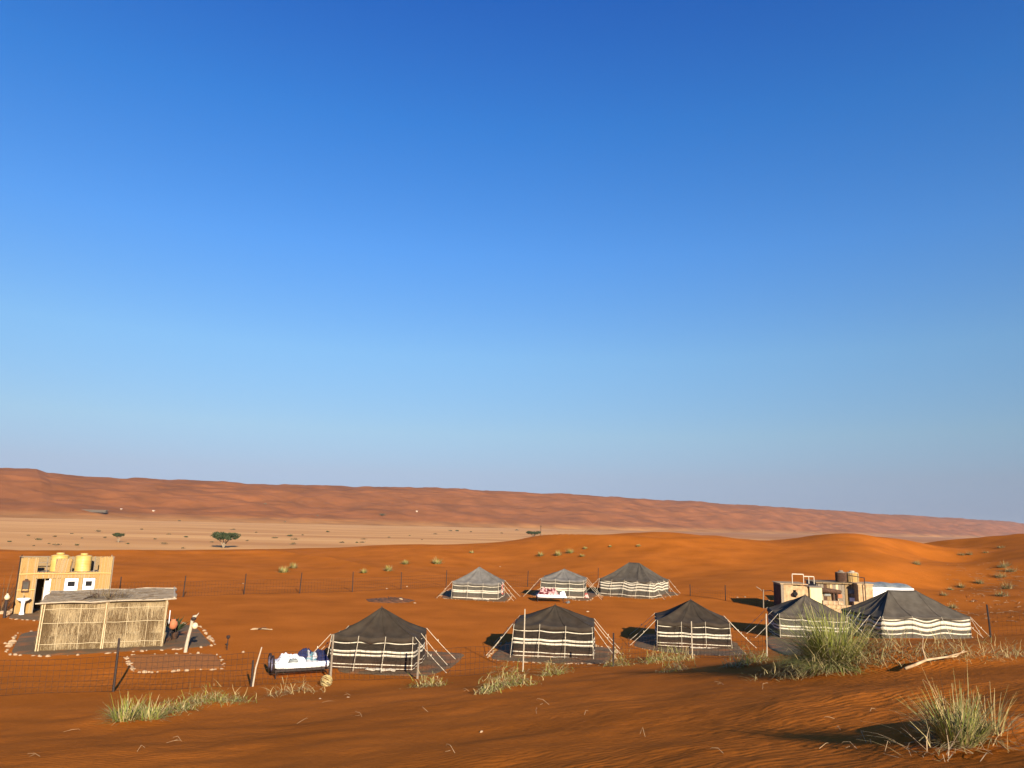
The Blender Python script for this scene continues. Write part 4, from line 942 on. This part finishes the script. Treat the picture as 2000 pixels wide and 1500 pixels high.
for k in range(7): slab(t3, 'roof_board', REED2, -.15 + k * (w3 + .3) / 7, -.15 + (k + 1) * (w3 + .3) / 7 - .02, -.2, 2.8, h3 * .97, h3 * .97 + .07)
for x, z, m in ((w3 * .22, h3 * .62, TARPB), (w3 * .5, h3 * .55, CLAY), (w3 * .8, h3 * .72, TARPB), (w3 * .8, h3 * .45, WHITE)):
    b = MB(); b.box((x, -.06, z), (.5, .05, .36)); f_ = b.build('window_frame', GREYWOOD, t3); b = MB(); b.box((x, -.095, z), (.38, .02, .25)); b.build('shutter', m, f_)
for k, (x, m) in enumerate(((1655, DARKWOOD), (1676, REEDY))):  # left wrap is coloured dark to stand in for shade on that tank
    pp = local(t3, (x - 1602) * S_, 1.0, h3 * .97 + .07)
    hh = zt(P2, 1117) - h3 * .97
    rp = (9.2, 10.6)[k]; tk = tank('reed wrapped water tank on the shed roof, ' + ('left one coloured dark for shade' if k == 0 else 'right one with golden reeds'), pp, rp * S_, hh, [GREYWOOD, PALEWOOD][k], 'reed wrapped water tanks on the shed roof')
    b = MB(); N_ = 40
    for j in range(N_):
        a = j * 2 * math.pi / N_; r_ = rp * S_ * 1.06; b.tube([(r_ * math.cos(a), r_ * math.sin(a), q.uniform(0, .05)), (r_ * math.cos(a) * 1.01, r_ * math.sin(a) * 1.01, hh * q.uniform(.8, .9))], .03, 4, q.randrange(2))
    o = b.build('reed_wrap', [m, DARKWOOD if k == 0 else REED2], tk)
P3 = on_px(1682, 1180, D - .2); P3.z = P0.z
t4 = thing('plaster_hut', 'square tan plastered hut right of the plank shed', 'hut', tuple(P3), byaw_)
w4 = 27 * S_; h4 = zt(P3, 1142)
for k in range(2): slab(t4, 'wall_panel', PLASTER, w4 * k / 2 + .01, w4 * (k + 1) / 2 - .01, 0, .12, 0, h4)
slab(t4, 'side_wall', PLASTER, .01, .12, .13, 2., 0, h4); slab(t4, 'side_wall', PLASTER, w4 - .12, w4 - .01, .13, 2., 0, h4); slab(t4, 'roof', PLASTER, -.05, w4 + .05, -.05, 2.1, h4 + .003, h4 + .08)
b = MB(); b.tube([(w4 * .42, -.2, 0), (w4 * .4, -.18, h4 + 14 * S_)], .03, 6); t5 = thing('pole_frame', 'thin dark pole frame standing before the tan plastered hut', 'pole', tuple(P3), byaw_); b.build('pole', IRON, t5)
b = MB(); b.tube([(w4 * .4, -.18, h4 + 13 * S_), (-16 * S_, 0, h4 + 17 * S_)], .03, 6); b.build('crossbar', IRON, t5)
P4 = on_px(1606, 1190, D - 2.2); P4.z = P0.z
t6 = thing('low_block_wall', 'low wall of rough tan blocks in front of the plank shed', 'wall', tuple(P4), R(-8))
for r_ in range(4):
    for k in range(11):
        if r_ == 3 and k in (4, 5): continue
        b_w = 98 * S_ / 11
        slab(t6, 'block', q.choice([PLASTER, PLASTER, STONE]), (k + .5 * (r_ % 2)) * b_w + .012, (k + 1 + .5 * (r_ % 2)) * b_w - .012, q.uniform(-.03, .0), .28, r_ * .27 + .005, r_ * .27 + .262)
P5 = on_px(1594, 1156, D + .55)
t7 = thing('log_beam', 'dark thick log held level on a post before the plank shed', 'beam', tuple((P5.x, P5.y, P0.z)), R(6))
zl = z_of(P5, 1153) - P0.z
b = MB(); b.tube([(0, 0, zl + .05), (28 * S_, 0, zl), (54 * S_, 0, zl - .1)], [.17, .18, .15], 8); b.build('log', DARKWOOD, t7, True)
for x in (40, 47): b = MB(); b.tube([(x * S_, .05, 0), (x * S_, .0, zl - .1)], .07, 6); b.build('prop', DARKWOOD, t7)
P6 = on_px(1707, 1180, D + .5); P6.z = P0.z
t8 = thing('white_marquee', 'white sided shelter with blue grey sheet roof behind the largest tent', 'marquee', tuple(P6), R(-8))
w5 = 72 * S_; h5 = zt(P6, 1146)
b = MB(); b.grid(lambda u_, v_: (w5 * u_, .03 * math.sin(14 * u_), (h5 - .1 + .12 * u_ * 0) * v_), 16, 4); b.build('front_sheet', TARP, t8, True, .02)
for x in (0, w5): b = MB(); b.grid(lambda u_, v_: (x + .02 * math.sin(9 * u_), 3 * u_, (h5 - .1) * v_), 10, 4); b.build('side_sheet', TARP, t8, True, .02)
b = MB(); b.grid(lambda u_, v_: (-.1 + (w5 + .25) * u_, -.12 + 3.2 * v_, h5 - .04 + .3 * math.sin(math.pi * v_) ** .8 * (1 - .4 * abs(u_ - .4)) + .03 * math.sin(16 * u_)), 18, 10); b.build('roof_sheet', TARPB, t8, True, .03)
b = MB(); b.box((w5 / 2, -.14, h5 - .1), (w5 + .3, .06, .16)); b.build('fascia', TARP, t8)
b = MB(); b.tube([(0, 0, 0), (w5 * .5, 0, 0)], .02); 
# leaning sticks left of the store
t9 = thing('stick_rack', 'spindly rack of bent dark sticks left of the block store', 'rack', tuple(G(1492, 1187)))
for x0, z0, x1, z1 in ((0, 0, 0, 1.25), (1.0, 0, 1.02, 1.1), (-.5, 1.5, 0, 1.15), (0, 1.2, .6, 1.25), (.6, 1.25, 1.05, .95)):
    b = MB(); b.tube([(x0, 0, z0), ((x0 + x1) / 2 + .03, .03, (z0 + z1) / 2), (x1, 0, z1)], .025, 5); b.build('stick', GREYWOOD, t9)

# ------------------------------------------------------------------ grass and shrubs
GM = [LEAF, LEAFG, STRAW]
def psz(p, px): return px * p.y / F
# large clump before the slate tent
p = G(1628, 1290); h = psz(p, 106)
tuft('grass_clump', 'tall spiky green grass bush in front of the slate tent', 'grass', p, 3000, h, psz(p, 190), [LEAF, LEAF, LEAFG, STRAW], 1.0, .009, .5, .12, 1, root=.2)
p2 = G(1660, 1298)
def tangle(name, label, cat, pxs, n_, ln, hgt, mats, wd=.008, seed=0, dry=.5, spread=.3):
    """sprawling tangle of thin dry stems along the ground"""
    q = random.Random(seed + 400); pts = [G(*a) for a in pxs]; o0 = pts[0]; b = MB()
    for _ in range(n_):
        f = q.random() * (len(pts) - 1); i = min(int(f), len(pts) - 2); c = pts[i].lerp(pts[i + 1], f - i)
        env = math.sin(math.pi * (.12 + .76 * f / (len(pts) - 1)))
        x = c.x + q.gauss(0, spread); y_ = c.y + q.gauss(0, spread * 1.2); z = gz(x, y_) - .02
        hh = hgt * env; zz = z + abs(q.gauss(0, .5)) * hh
        a = q.uniform(0, 6.28); e = q.gauss(.35, .45); L_ = ln * q.uniform(.4, 1.2)
        ds = Vector((math.cos(a) * math.cos(e), math.sin(a) * math.cos(e), math.sin(e))); pp = Vector((x, y_, zz)) - o0
        sd = ds.cross(Vector((0, 0, 1))); sd = (sd.normalized() if sd.length > .05 else Vector((1, 0, 0))) * wd
        vs = []
        for s in range(4):
            k = 1 - .22 * s; vs += [pp - sd * k, pp + sd * k]
            ds = (ds + Vector((q.gauss(0, .25), q.gauss(0, .25), -.22))).normalized(); pp = pp + ds * (L_ / 3)
            pp.z = max(pp.z, gz(pp.x + o0.x, pp.y + o0.y) - o0.z - .01) if s == 2 else pp.z
        b.add(vs, [(2 * s, 2 * s + 1, 2 * s + 3, 2 * s + 2) for s in range(3)], len(mats) - 1 if q.random() < dry else q.randrange(max(1, len(mats) - 1)))
    o = b.build(name, mats); o.location = o0; tag(o, label, cat); return o
DM = [LEAFG, LEAF, STRAW]
tangle('dry_bush', 'sprawling tangled dry bush at the foot of the tall green grass', 'bush', [(1530, 1322), (1590, 1318), (1650, 1304), (1710, 1288), (1765, 1277)], 2200, .38, .58, [LEAFG, DSHRUB, DSHRUB, STRAW], .0055, 1, .33, .3)
tangle('dry_bush', 'straw coloured sprawling bush below the largest tent', 'bush', [(1800, 1285), (1840, 1283), (1885, 1280), (1930, 1285)], 620, .34, .42, [LEAFG, DSHRUB, STRAW], .0045, 2, .62, .24)
tangle('dry_bush', 'low straw coloured sprawling plant at the right edge', 'bush', [(1940, 1282), (1975, 1282), (2015, 1283)], 280, .28, .24, [LEAFG, DSHRUB, STRAW], .0045, 3, .65, .16)
# bleached branch
p = G(1768, 1312); t = thing('fallen_branch', 'bleached forked branch lying on the sand at right', 'branch', tuple(p))
def bpx(px, py, up): v = G(px, py) - p; v.z += up; return v
bl = [(0, 0, .06), tuple(bpx(1787, 1309, .1)), tuple(bpx(1810, 1305, .16)), tuple(bpx(1850, 1300, .17)), tuple(bpx(1890, 1292, .2))]
b = MB(); b.tube(bl, [.03, .03, .026, .018, .008], 7); b.build('stem', TWIG, t, True)
v1 = Vector(bl[2]); b = MB(); b.tube([v1, v1 + Vector((-.03, .05, .22)), v1 + Vector((0, .05, .42))], [.02, .014, .007], 6); b.build('fork', TWIG, t)
v1 = Vector(bl[3]); b = MB(); b.tube([v1, v1 + Vector((.25, .1, .0)), v1 + Vector((.55, .3, .1))], [.02, .015, .008], 6); b.build('fork', TWIG, t)
# tuft at the lower right
p = G(1872, 1452)
tuft('grass_clump', 'spiky grey green grass tuft nearest to the viewer at lower right', 'grass', p, 760, psz(p, 104), psz(p, 120), [LEAFG, LEAFG, LEAF, STRAW], .5, .0055, .45, .3, 4)
p5 = G(1880, 1450); tuft('grass_stalks', 'tall thin seed stalks rising from the nearest grass tuft', 'grass', p5, 30, psz(p5, 150), psz(p5, 90), [STRAW, LEAFG], .38, .0035, .12, .3, 6)
p6 = G(1938, 1432); tuft('grass_clump', 'flopped straw coloured grass clump at the right edge beside the nearest tuft', 'grass', p6, 230, psz(p6, 95), psz(p6, 75), [LEAFG, STRAW, STRAW], .95, .005, .6, .5, 8)
tangle('dead_grass', 'dead pale stems sprawling below the nearest grass tuft', 'stems', [(1790, 1455), (1840, 1468), (1880, 1470), (1940, 1445)], 110, .5, .16, [STRAW, TWIG], .005, 7, .6, .16)
# left clump
p = G(245, 1404); tuft('grass_clump', 'green and straw grass clump left of centre before the front fence', 'grass', p, 360, psz(p, 48), psz(p, 95), GM, .75, .011, .5, .25, 9)
p = G(292, 1402); tuft('grass_clump', 'green grass clump joined to the trailing plant before the front fence', 'grass', p, 320, psz(p, 42), psz(p, 85), GM, .8, .011, .5, .25, 10)
tangle('trailing_plant', 'low trailing yellow green plant stretching right from the left grass clump', 'plant', [(320, 1396), (350, 1386), (385, 1374), (430, 1370), (478, 1372)], 1000, .32, .32, [LEAF, LEAFG, LEAF, STRAW], .007, 11, .4, .2)
for k, (a, n_, ln, hg, lab) in enumerate((([(530, 1362), (560, 1358), (590, 1352), (615, 1354)], 130, .45, .45, 'sparse dry stems on the sand below the white bed'),
    ([(815, 1344), (835, 1340), (862, 1340)], 260, .3, .4, 'small green and straw plant below the leftmost nearer tent'),
    ([(945, 1356), (970, 1346), (1000, 1338), (1035, 1338)], 620, .36, .6, 'green spreading plant with dark shadow below the second nearer tent'),
    ([(1060, 1322), (1080, 1318), (1103, 1316)], 300, .32, .5, 'small straw coloured bush right of the tall fence pole'),
    ([(1190, 1302), (1210, 1300), (1228, 1299)], 320, .32, .55, 'pale straw bush at the right corner of the stone edged gravel bed'),
    ([(1262, 1298), (1285, 1292), (1315, 1290), (1345, 1290)], 620, .38, .6, 'rounded green bush below the middle nearer tent'),
    ([(1303, 1313), (1320, 1310), (1335, 1309)], 200, .3, .5, 'little green sprig below the rounded green bush'),
    ([(1430, 1304), (1455, 1298), (1492, 1293)], 420, .34, .45, 'low grey green plant leaning right before the rightmost pale fence post'))):
    tangle('ground_plant', lab, 'plant', a, n_, ln, hg, GM if k else [STRAW, STRAW], .009, 20 + k, .45 if k else .9, .17)
p = G(637, 1340); b = MB()
for k in range(160):
    a = q.uniform(0, 6.28); e = q.uniform(-1, 1); v = Vector((math.cos(a) * math.sqrt(1 - e * e), math.sin(a) * math.sqrt(1 - e * e), e)); s_ = v.cross(Vector((.3, .5, .8))).normalized()
    c = Vector((0, 0, .16)); b.tube([c + v * .18 - s_ * .1, c + v * .2, c + v * .18 + s_ * .1], .005, 3, 0, False)
o = b.build('tumbleweed', STRAW); o.location = p; tag(o, 'round pale tumbleweed at the foot of the bed and fence', 'tumbleweed')

# grass on the dune behind the camp
back = [(553, 1118, 30, 12, 'wide low green tuft, left end of the tufts behind the back fence'), (573, 1110, 16, 12, 'faint small tuft just above the wide low one behind the back fence'), (710, 1119, 16, 9, 'small round tuft behind the back fence, nearest the fence line'),
        (758, 1115, 20, 11, 'round tuft on the dune right of the small round one'), (791, 1102, 18, 10, 'thin tuft high on the dune between two rounder ones'), (853, 1101, 30, 13, 'broad bushy tuft on the dune above the leftmost far tent'),
        (1056, 1086, 16, 9, 'round tuft on the dune, leftmost of the cluster above the far bed'), (1090, 1085, 18, 11, 'taller tuft in the cluster on the dune above the small far tent'), (1113, 1080, 24, 10, 'wide tuft in the cluster on the dune above the small far tent'),
        (1137, 1087, 16, 6, 'flat small tuft, rightmost of the cluster above the small far tent'), (1143, 1072, 12, 5, 'tiny tuft at the top of the cluster above the small far tent'), (296, 1074, 18, 6, 'low green shrub on the dune edge right of the washroom tanks'), (921, 1080, 14, 5, 'faint twiggy plant on the dune above the leftmost far tent'),
        (1192, 1068, 8, 4, 'left dark speck of shrub on the dune below the highest crest'), (1247, 1067, 10, 5, 'right dark speck of shrub on the dune below the highest crest')]
for k, (px, py, wp_, hp_, lab) in enumerate(back):
    p = G(px, py); tuft('grass_tuft', lab, 'grass', p, 260, psz(p, hp_) * 1.1, psz(p, wp_), GM, .75, .028, .5, .4, 50 + k, 'grass tufts on the dune behind the camp')
right = [(1790, 1102, 26, 9, 1), (1878, 1084, 24, 6, 0), (1893, 1083, 20, 7, 0), (1955, 1070, 26, 6, 0), (1966, 1105, 34, 10, 0), (1958, 1108, 28, 7, 0), (1975, 1116, 34, 11, 0), (1955, 1127, 36, 14, 0), (1914, 1139, 24, 10, 0), (1877, 1147, 24, 10, 0), (1857, 1152, 20, 6, 0), (1968, 1150, 40, 16, 1), (1958, 1164, 44, 12, 0), (1843, 1163, 24, 8, 0), (1861, 1187, 28, 9, 0), (1925, 1080, 18, 4, 0)]
wh = ['by itself on the flank of the big dune', 'in the highest pair, left one', 'in the highest pair, right one', 'near the skyline at the right edge', 'pale, upper one of a close pair at right', 'lower one of a close pair at right', 'just above the dark shrub in the diagonal line', 'dark, largest in the diagonal line of shrubs', 'middle of the diagonal line of shrubs', 'lower middle of the diagonal line of shrubs', 'second lowest in the diagonal line of shrubs', 'rounded and biggest on the hillside', 'wide and dark below the rounded biggest shrub', 'lowest of the diagonal line of shrubs', 'peeping over the roof slope of the largest tent', 'thin, between the highest pair and the skyline']
for k, ((px, py, wp_, hp_, gr), w_) in enumerate(zip(right, wh)):
    p = G(px, py); tuft('hill_shrub', 'dusty hillside shrub ' + w_, 'shrub', p, 300, psz(p, hp_) * 1.15, psz(p, wp_) * 1.1, [DSHRUB, DSHRUB, LEAFG, STRAW], .95, .016, .6, .18, 80 + k, 'dusty shrubs on the right hillside')
# straw litter on the right hillside and round the camp
b = MB()
for _ in range(520):
    c = G(q.uniform(1850, 2000), q.uniform(1100, 1215)) if q.random() < .25 else None
    if c is None: continue
    a = q.gauss(.1, .7); L_ = q.choice((.15, .3, .5, .9)) * q.uniform(.6, 1.2)
    b.tube([(c.x - L_ / 2, c.y - L_ * a, c.z + .03), (c.x, c.y, c.z + .06), (c.x + L_ / 2, c.y + L_ * a, c.z + .03)], .014, 3, 0, False)
o = b.build('straw_litter', TWIG); o['kind'] = 'stuff'
# twigs on the near sand
gtw = 'dry twigs scattered on the near sand'
twigs = [(275, 1208 + 260), (65, 1478), (340, 1452), (345, 1447), (590, 1412), (700, 1400), (1255, 1440), (1145, 1395), (1048, 1392), (1060, 1377), (1620, 1405), (1640, 1425), (1495, 1345), (1405, 1338), (1610, 1462), (1690, 1448), (1700, 1452), (1660, 1463), (1735, 1468), (1845, 1488), (1705, 1390), (560, 1350), (640, 1372), (680, 1358), (830, 1390), (910, 1350), (140, 1430), (110, 1468), (1180, 1420), (760, 1440), (880, 1470), (480, 1470), (1400, 1470), (1330, 1430), (820, 1360), (1100, 1355), (1560, 1390), (1780, 1400), (230, 1440), (420, 1410)]
for k, (px, py) in enumerate(twigs[:27] + twigs[30:34:2]):
    p = G(px, py); a = q.uniform(0, 3.14); L_ = psz(p, q.uniform(8, 32)); b = MB(); up = q.uniform(0, .5) if k % 3 else q.uniform(.4, 1)
    d_ = Vector((math.cos(a), math.sin(a), 0)); s_ = Vector((-d_.y, d_.x, 0)) * q.uniform(-.25, .25) * L_
    b.tube([-d_ * L_ / 2 + Vector((0, 0, .01)), s_ + Vector((0, 0, .03 + up * .1)), d_ * L_ * .4 + Vector((0, 0, .03 + up * L_ * .4)), d_ * L_ / 2 + Vector((0, 0, .015 + up * L_ * .3))], [.0026, .003, .0022, .001], 5)
    if k % 2: b.tube([s_ + Vector((0, 0, .03)), s_ + d_ * L_ * .2 + Vector((-d_.y, d_.x, .2)) * L_ * .25], [.003, .0015], 4)
    o = b.build('twig', TWIG); o.location = p; 
    marks = [('left grass clump', 260, 1385), ('white bed', 585, 1320), ('leftmost nearer tent', 745, 1310), ('spreading green plant', 990, 1345), ('rounded green bush', 1300, 1290), ('tall green grass bush', 1620, 1300), ('nearest grass tuft', 1880, 1430), ('fallen branch', 1800, 1305), ('bottom left corner', 0, 1500), ('middle of the bottom edge', 1000, 1500), ('trailing plant', 400, 1375)]
    nm, mx_, my_ = min(marks, key=lambda a_: (a_[1] - px) ** 2 + ((a_[2] - py) * 1.6) ** 2)
    sd_ = ('left of' if px < mx_ - 25 else 'right of' if px > mx_ + 25 else 'below' if py > my_ else 'above')
    lk = ('forked' if k % 2 else 'straight') + (' upright' if up > .45 else ' lying')
    tag(o, 'thin ' + lk + ' twig in the sand ' + sd_ + ' the ' + nm, 'twig', gtw)
# loose pale stones in the camp
LS = [(755, 1150, 'left one of two by the back fence above the fire pit'), (795, 1146, 'right one of two by the back fence above the fire pit'), (810, 1178, 'just right of the fire pit'), (854, 1322, 'beside the bare gravel right of the leftmost nearer tent'),
      (977, 1107, 'flat on the dune right of the leftmost far tent peak'), (1148, 1195, 'alone between the second nearer tent and the far bed'), (10, 1257, 'at the left edge of the photo beside the hut gravel'), (475, 1274, 'on open sand right of the garden stake'),
      (1440, 1167, 'left one of a pair below the slack fence'), (1455, 1166, 'right one of a pair below the slack fence'), (1500, 1173, 'beside the stick rack near the block store'), (1900, 1175, 'high on the slope above the right end of the largest tent'),
      (625, 1365, 'left one of two in the sand below the tumbleweed'), (680, 1362, 'right one of two in the sand below the tumbleweed'), (475, 1140, 'by a post of the back fence left of centre'), (940, 1430, 'small, in the near sand at the middle of the photo')]
for k, (px, py, lab) in enumerate(LS):
    p = G(px, py); o = stone('loose_stone', p, .10 if py < 1300 else .045); tag(o, 'pale loose stone ' + lab, 'stone', 'loose stones on the sand')

# ------------------------------------------------------------------ valley: acacias, shrubs, far buildings
def acacia(label, px, py, wpx, hpx, seed, group='acacias on the pale plain'):
    p = Gfar(px, py); s = p.y / F; w_ = wpx * s; h_ = hpx * s
    q = random.Random(seed); t = thing('acacia_tree', label, 'tree', tuple(p), 0, group)
    b = MB(); tips = []
    for k in range(5):
        a = k * 1.257 + q.uniform(-.3, .3); e = Vector((math.cos(a) * w_ * q.uniform(.2, .34), math.sin(a) * w_ * .28, h_ * q.uniform(.6, .75)))
        b.tube([(q.uniform(-.1, .1), 0, -.3), (e.x * .3, e.y * .3, e.z * .5), tuple(e)], [w_ * .02, w_ * .014, w_ * .007], 6)
        tips.append(e)
        for j in range(3):
            e2 = e + Vector((q.uniform(-.2, .2) * w_, q.uniform(-.2, .2) * w_, h_ * q.uniform(.05, .2))); b.tube([tuple(e * .8), tuple(e2)], [w_ * .008, w_ * .003], 5); tips.append(e2)
    b.build('trunk', BARK, t)
    b = MB()
    cl = [(q.uniform(-.4, .4) * w_, q.uniform(-.4, .4) * w_, h_ * q.uniform(.62, .92), q.uniform(.08, .17) * w_) for _ in range(34)]
    cl = [c for c in cl if (c[0] / (.46 * w_)) ** 2 + (c[1] / (.46 * w_)) ** 2 < 1]
    for cx, cy, cz, rr in cl:
        for _ in range(75):
            v = Vector((q.gauss(0, 1), q.gauss(0, 1), q.gauss(0, 1))).normalized() * rr * q.random() ** .4; v.z *= .45
            c = Vector((cx, cy, cz)) + v; a = Vector((q.gauss(0, 1), q.gauss(0, 1), q.gauss(0, 1))).normalized() * w_ * .02; a2 = a.cross(Vector((q.gauss(0, 1), q.gauss(0, 1), q.gauss(0, 1)))).normalized() * w_ * .016
            b.add([c - a - a2, c + a - a2, c + a + a2, c - a + a2], [(0, 1, 2, 3)])
    b.build('crown', ACACIA, t)
acacia('large flat topped acacia standing on the pale plain behind the dune edge', 437, 1068, 58, 26, 1)
acacia('small lopsided acacia on the pale plain above the washroom', 231, 1058, 24, 17, 2)
acacia('low dark acacia showing just over the dune at the middle of the photo', 1042, 1049, 28, 11, 3)
acacia('flat dark scrub tree just right of the low middle acacia', 1103, 1050, 22, 5, 4)
gs = 'dark shrubs dotted over the pale plain'
pts = [(75, 1054), (105, 1064), (112, 1065), (96, 1062), (66, 1066), (150, 1065), (192, 1038), (205, 1050), (277, 1034), (303, 1053), (364, 1049), (107, 1048), (350, 1018), (556, 1020), (620, 1008), (745, 1007), (518, 985), (535, 1051), (483, 1056), (539, 1051), (566, 1047), (591, 1045), (575, 1054), (572, 1063), (668, 1060), (697, 1060), (710, 1054), (708, 1060), (800, 1047), (880, 1037), (893, 1037), (920, 1039), (824, 1055), (357, 1071), (414, 1059), (18, 1058), (140, 1043), (330, 1044), (455, 1035), (500, 1040), (640, 1039), (760, 1050), (850, 1044), (160, 1051), (55, 1046), (250, 1062), (320, 1062), (980, 1042), (1010, 1036)]
for k, (px, py) in enumerate(pts):
    p = Gfar(px, py); s = psz(p, 1)
    q2 = random.Random(k); f_ = q2.random() ** 2.2; w_ = s * (3 + 10 * f_); h_ = s * (1.3 + 2.6 * f_); b = MB()
    for _ in range(90):
        v = Vector((q2.gauss(0, .28), q2.gauss(0, .28), abs(q2.gauss(0, .4)))); c = Vector((v.x * w_, v.y * w_, min(v.z, 1.1) * h_)); a = Vector((q2.gauss(0, 1), q2.gauss(0, 1), q2.gauss(0, 1))).normalized() * s * .6; a2 = a.cross(Vector((q2.gauss(0, 1), q2.gauss(0, 1), q2.gauss(0, 1)))).normalized() * s * .5
        b.add([c - a - a2, c + a - a2, c + a + a2, c - a + a2], [(0, 1, 2, 3)])
    o = b.build('plain_shrub', [DSHRUB, ACACIA][k % 5 == 0]); o.location = p; tag(o, 'tiny dark shrub dotted on the distant pale plain', 'shrub', gs)
p = Gfar(182, 1000); s = psz(p, 1); t = thing('long_shed', 'long low dark shed far off at the foot of the dunes', 'shed', tuple(p))
for k in range(8): slab(t, 'wall_bay', FARWALL, (-27 + k * 6.6) * s, (-27 + k * 6.6 + 6.3) * s, -4, 4, -1, 3.2 * s)
slab(t, 'roof', GREYWOOD, -28 * s, 27 * s, -5, 5, 3.25 * s, 3.8 * s)
for px, py, w_, lab in ((237, 996, 1.8, 'tiny white hut just right of the long dark shed on the far dunes'), (300, 999, 3.2, 'tiny pair of white huts on the lower far dunes left of centre'), (814, 1000, 3.2, 'tiny pale hut at the foot of the far dunes above the fire pit')):
    p = Gfar(px, py); s = psz(p, 1); t = thing('far_hut', lab, 'hut', tuple(p))
    slab(t, 'wall', STONE, -w_ / 2 * s, w_ / 2 * s, -2, 2, -1, 1.5 * s); slab(t, 'roof', WHITE, -w_ / 2 * s - .3, w_ / 2 * s + .3, -2.4, 2.4, 1.52 * s, 1.9 * s)
p = Gfar(1056, 1046); s = psz(p, 1); t = thing('lattice_mast', 'thin dark mast rising from the plain right of the low acacia', 'mast', tuple(p))
b = MB(); b.tube([(0, 0, -1), (0, 0, 20 * s)], .22, 5); b.build('pole', IRON, t); b = MB(); b.tube([(-2 * s, 0, 17 * s), (2 * s, 0, 17 * s)], .15, 4); b.build('crossarm', IRON, t)
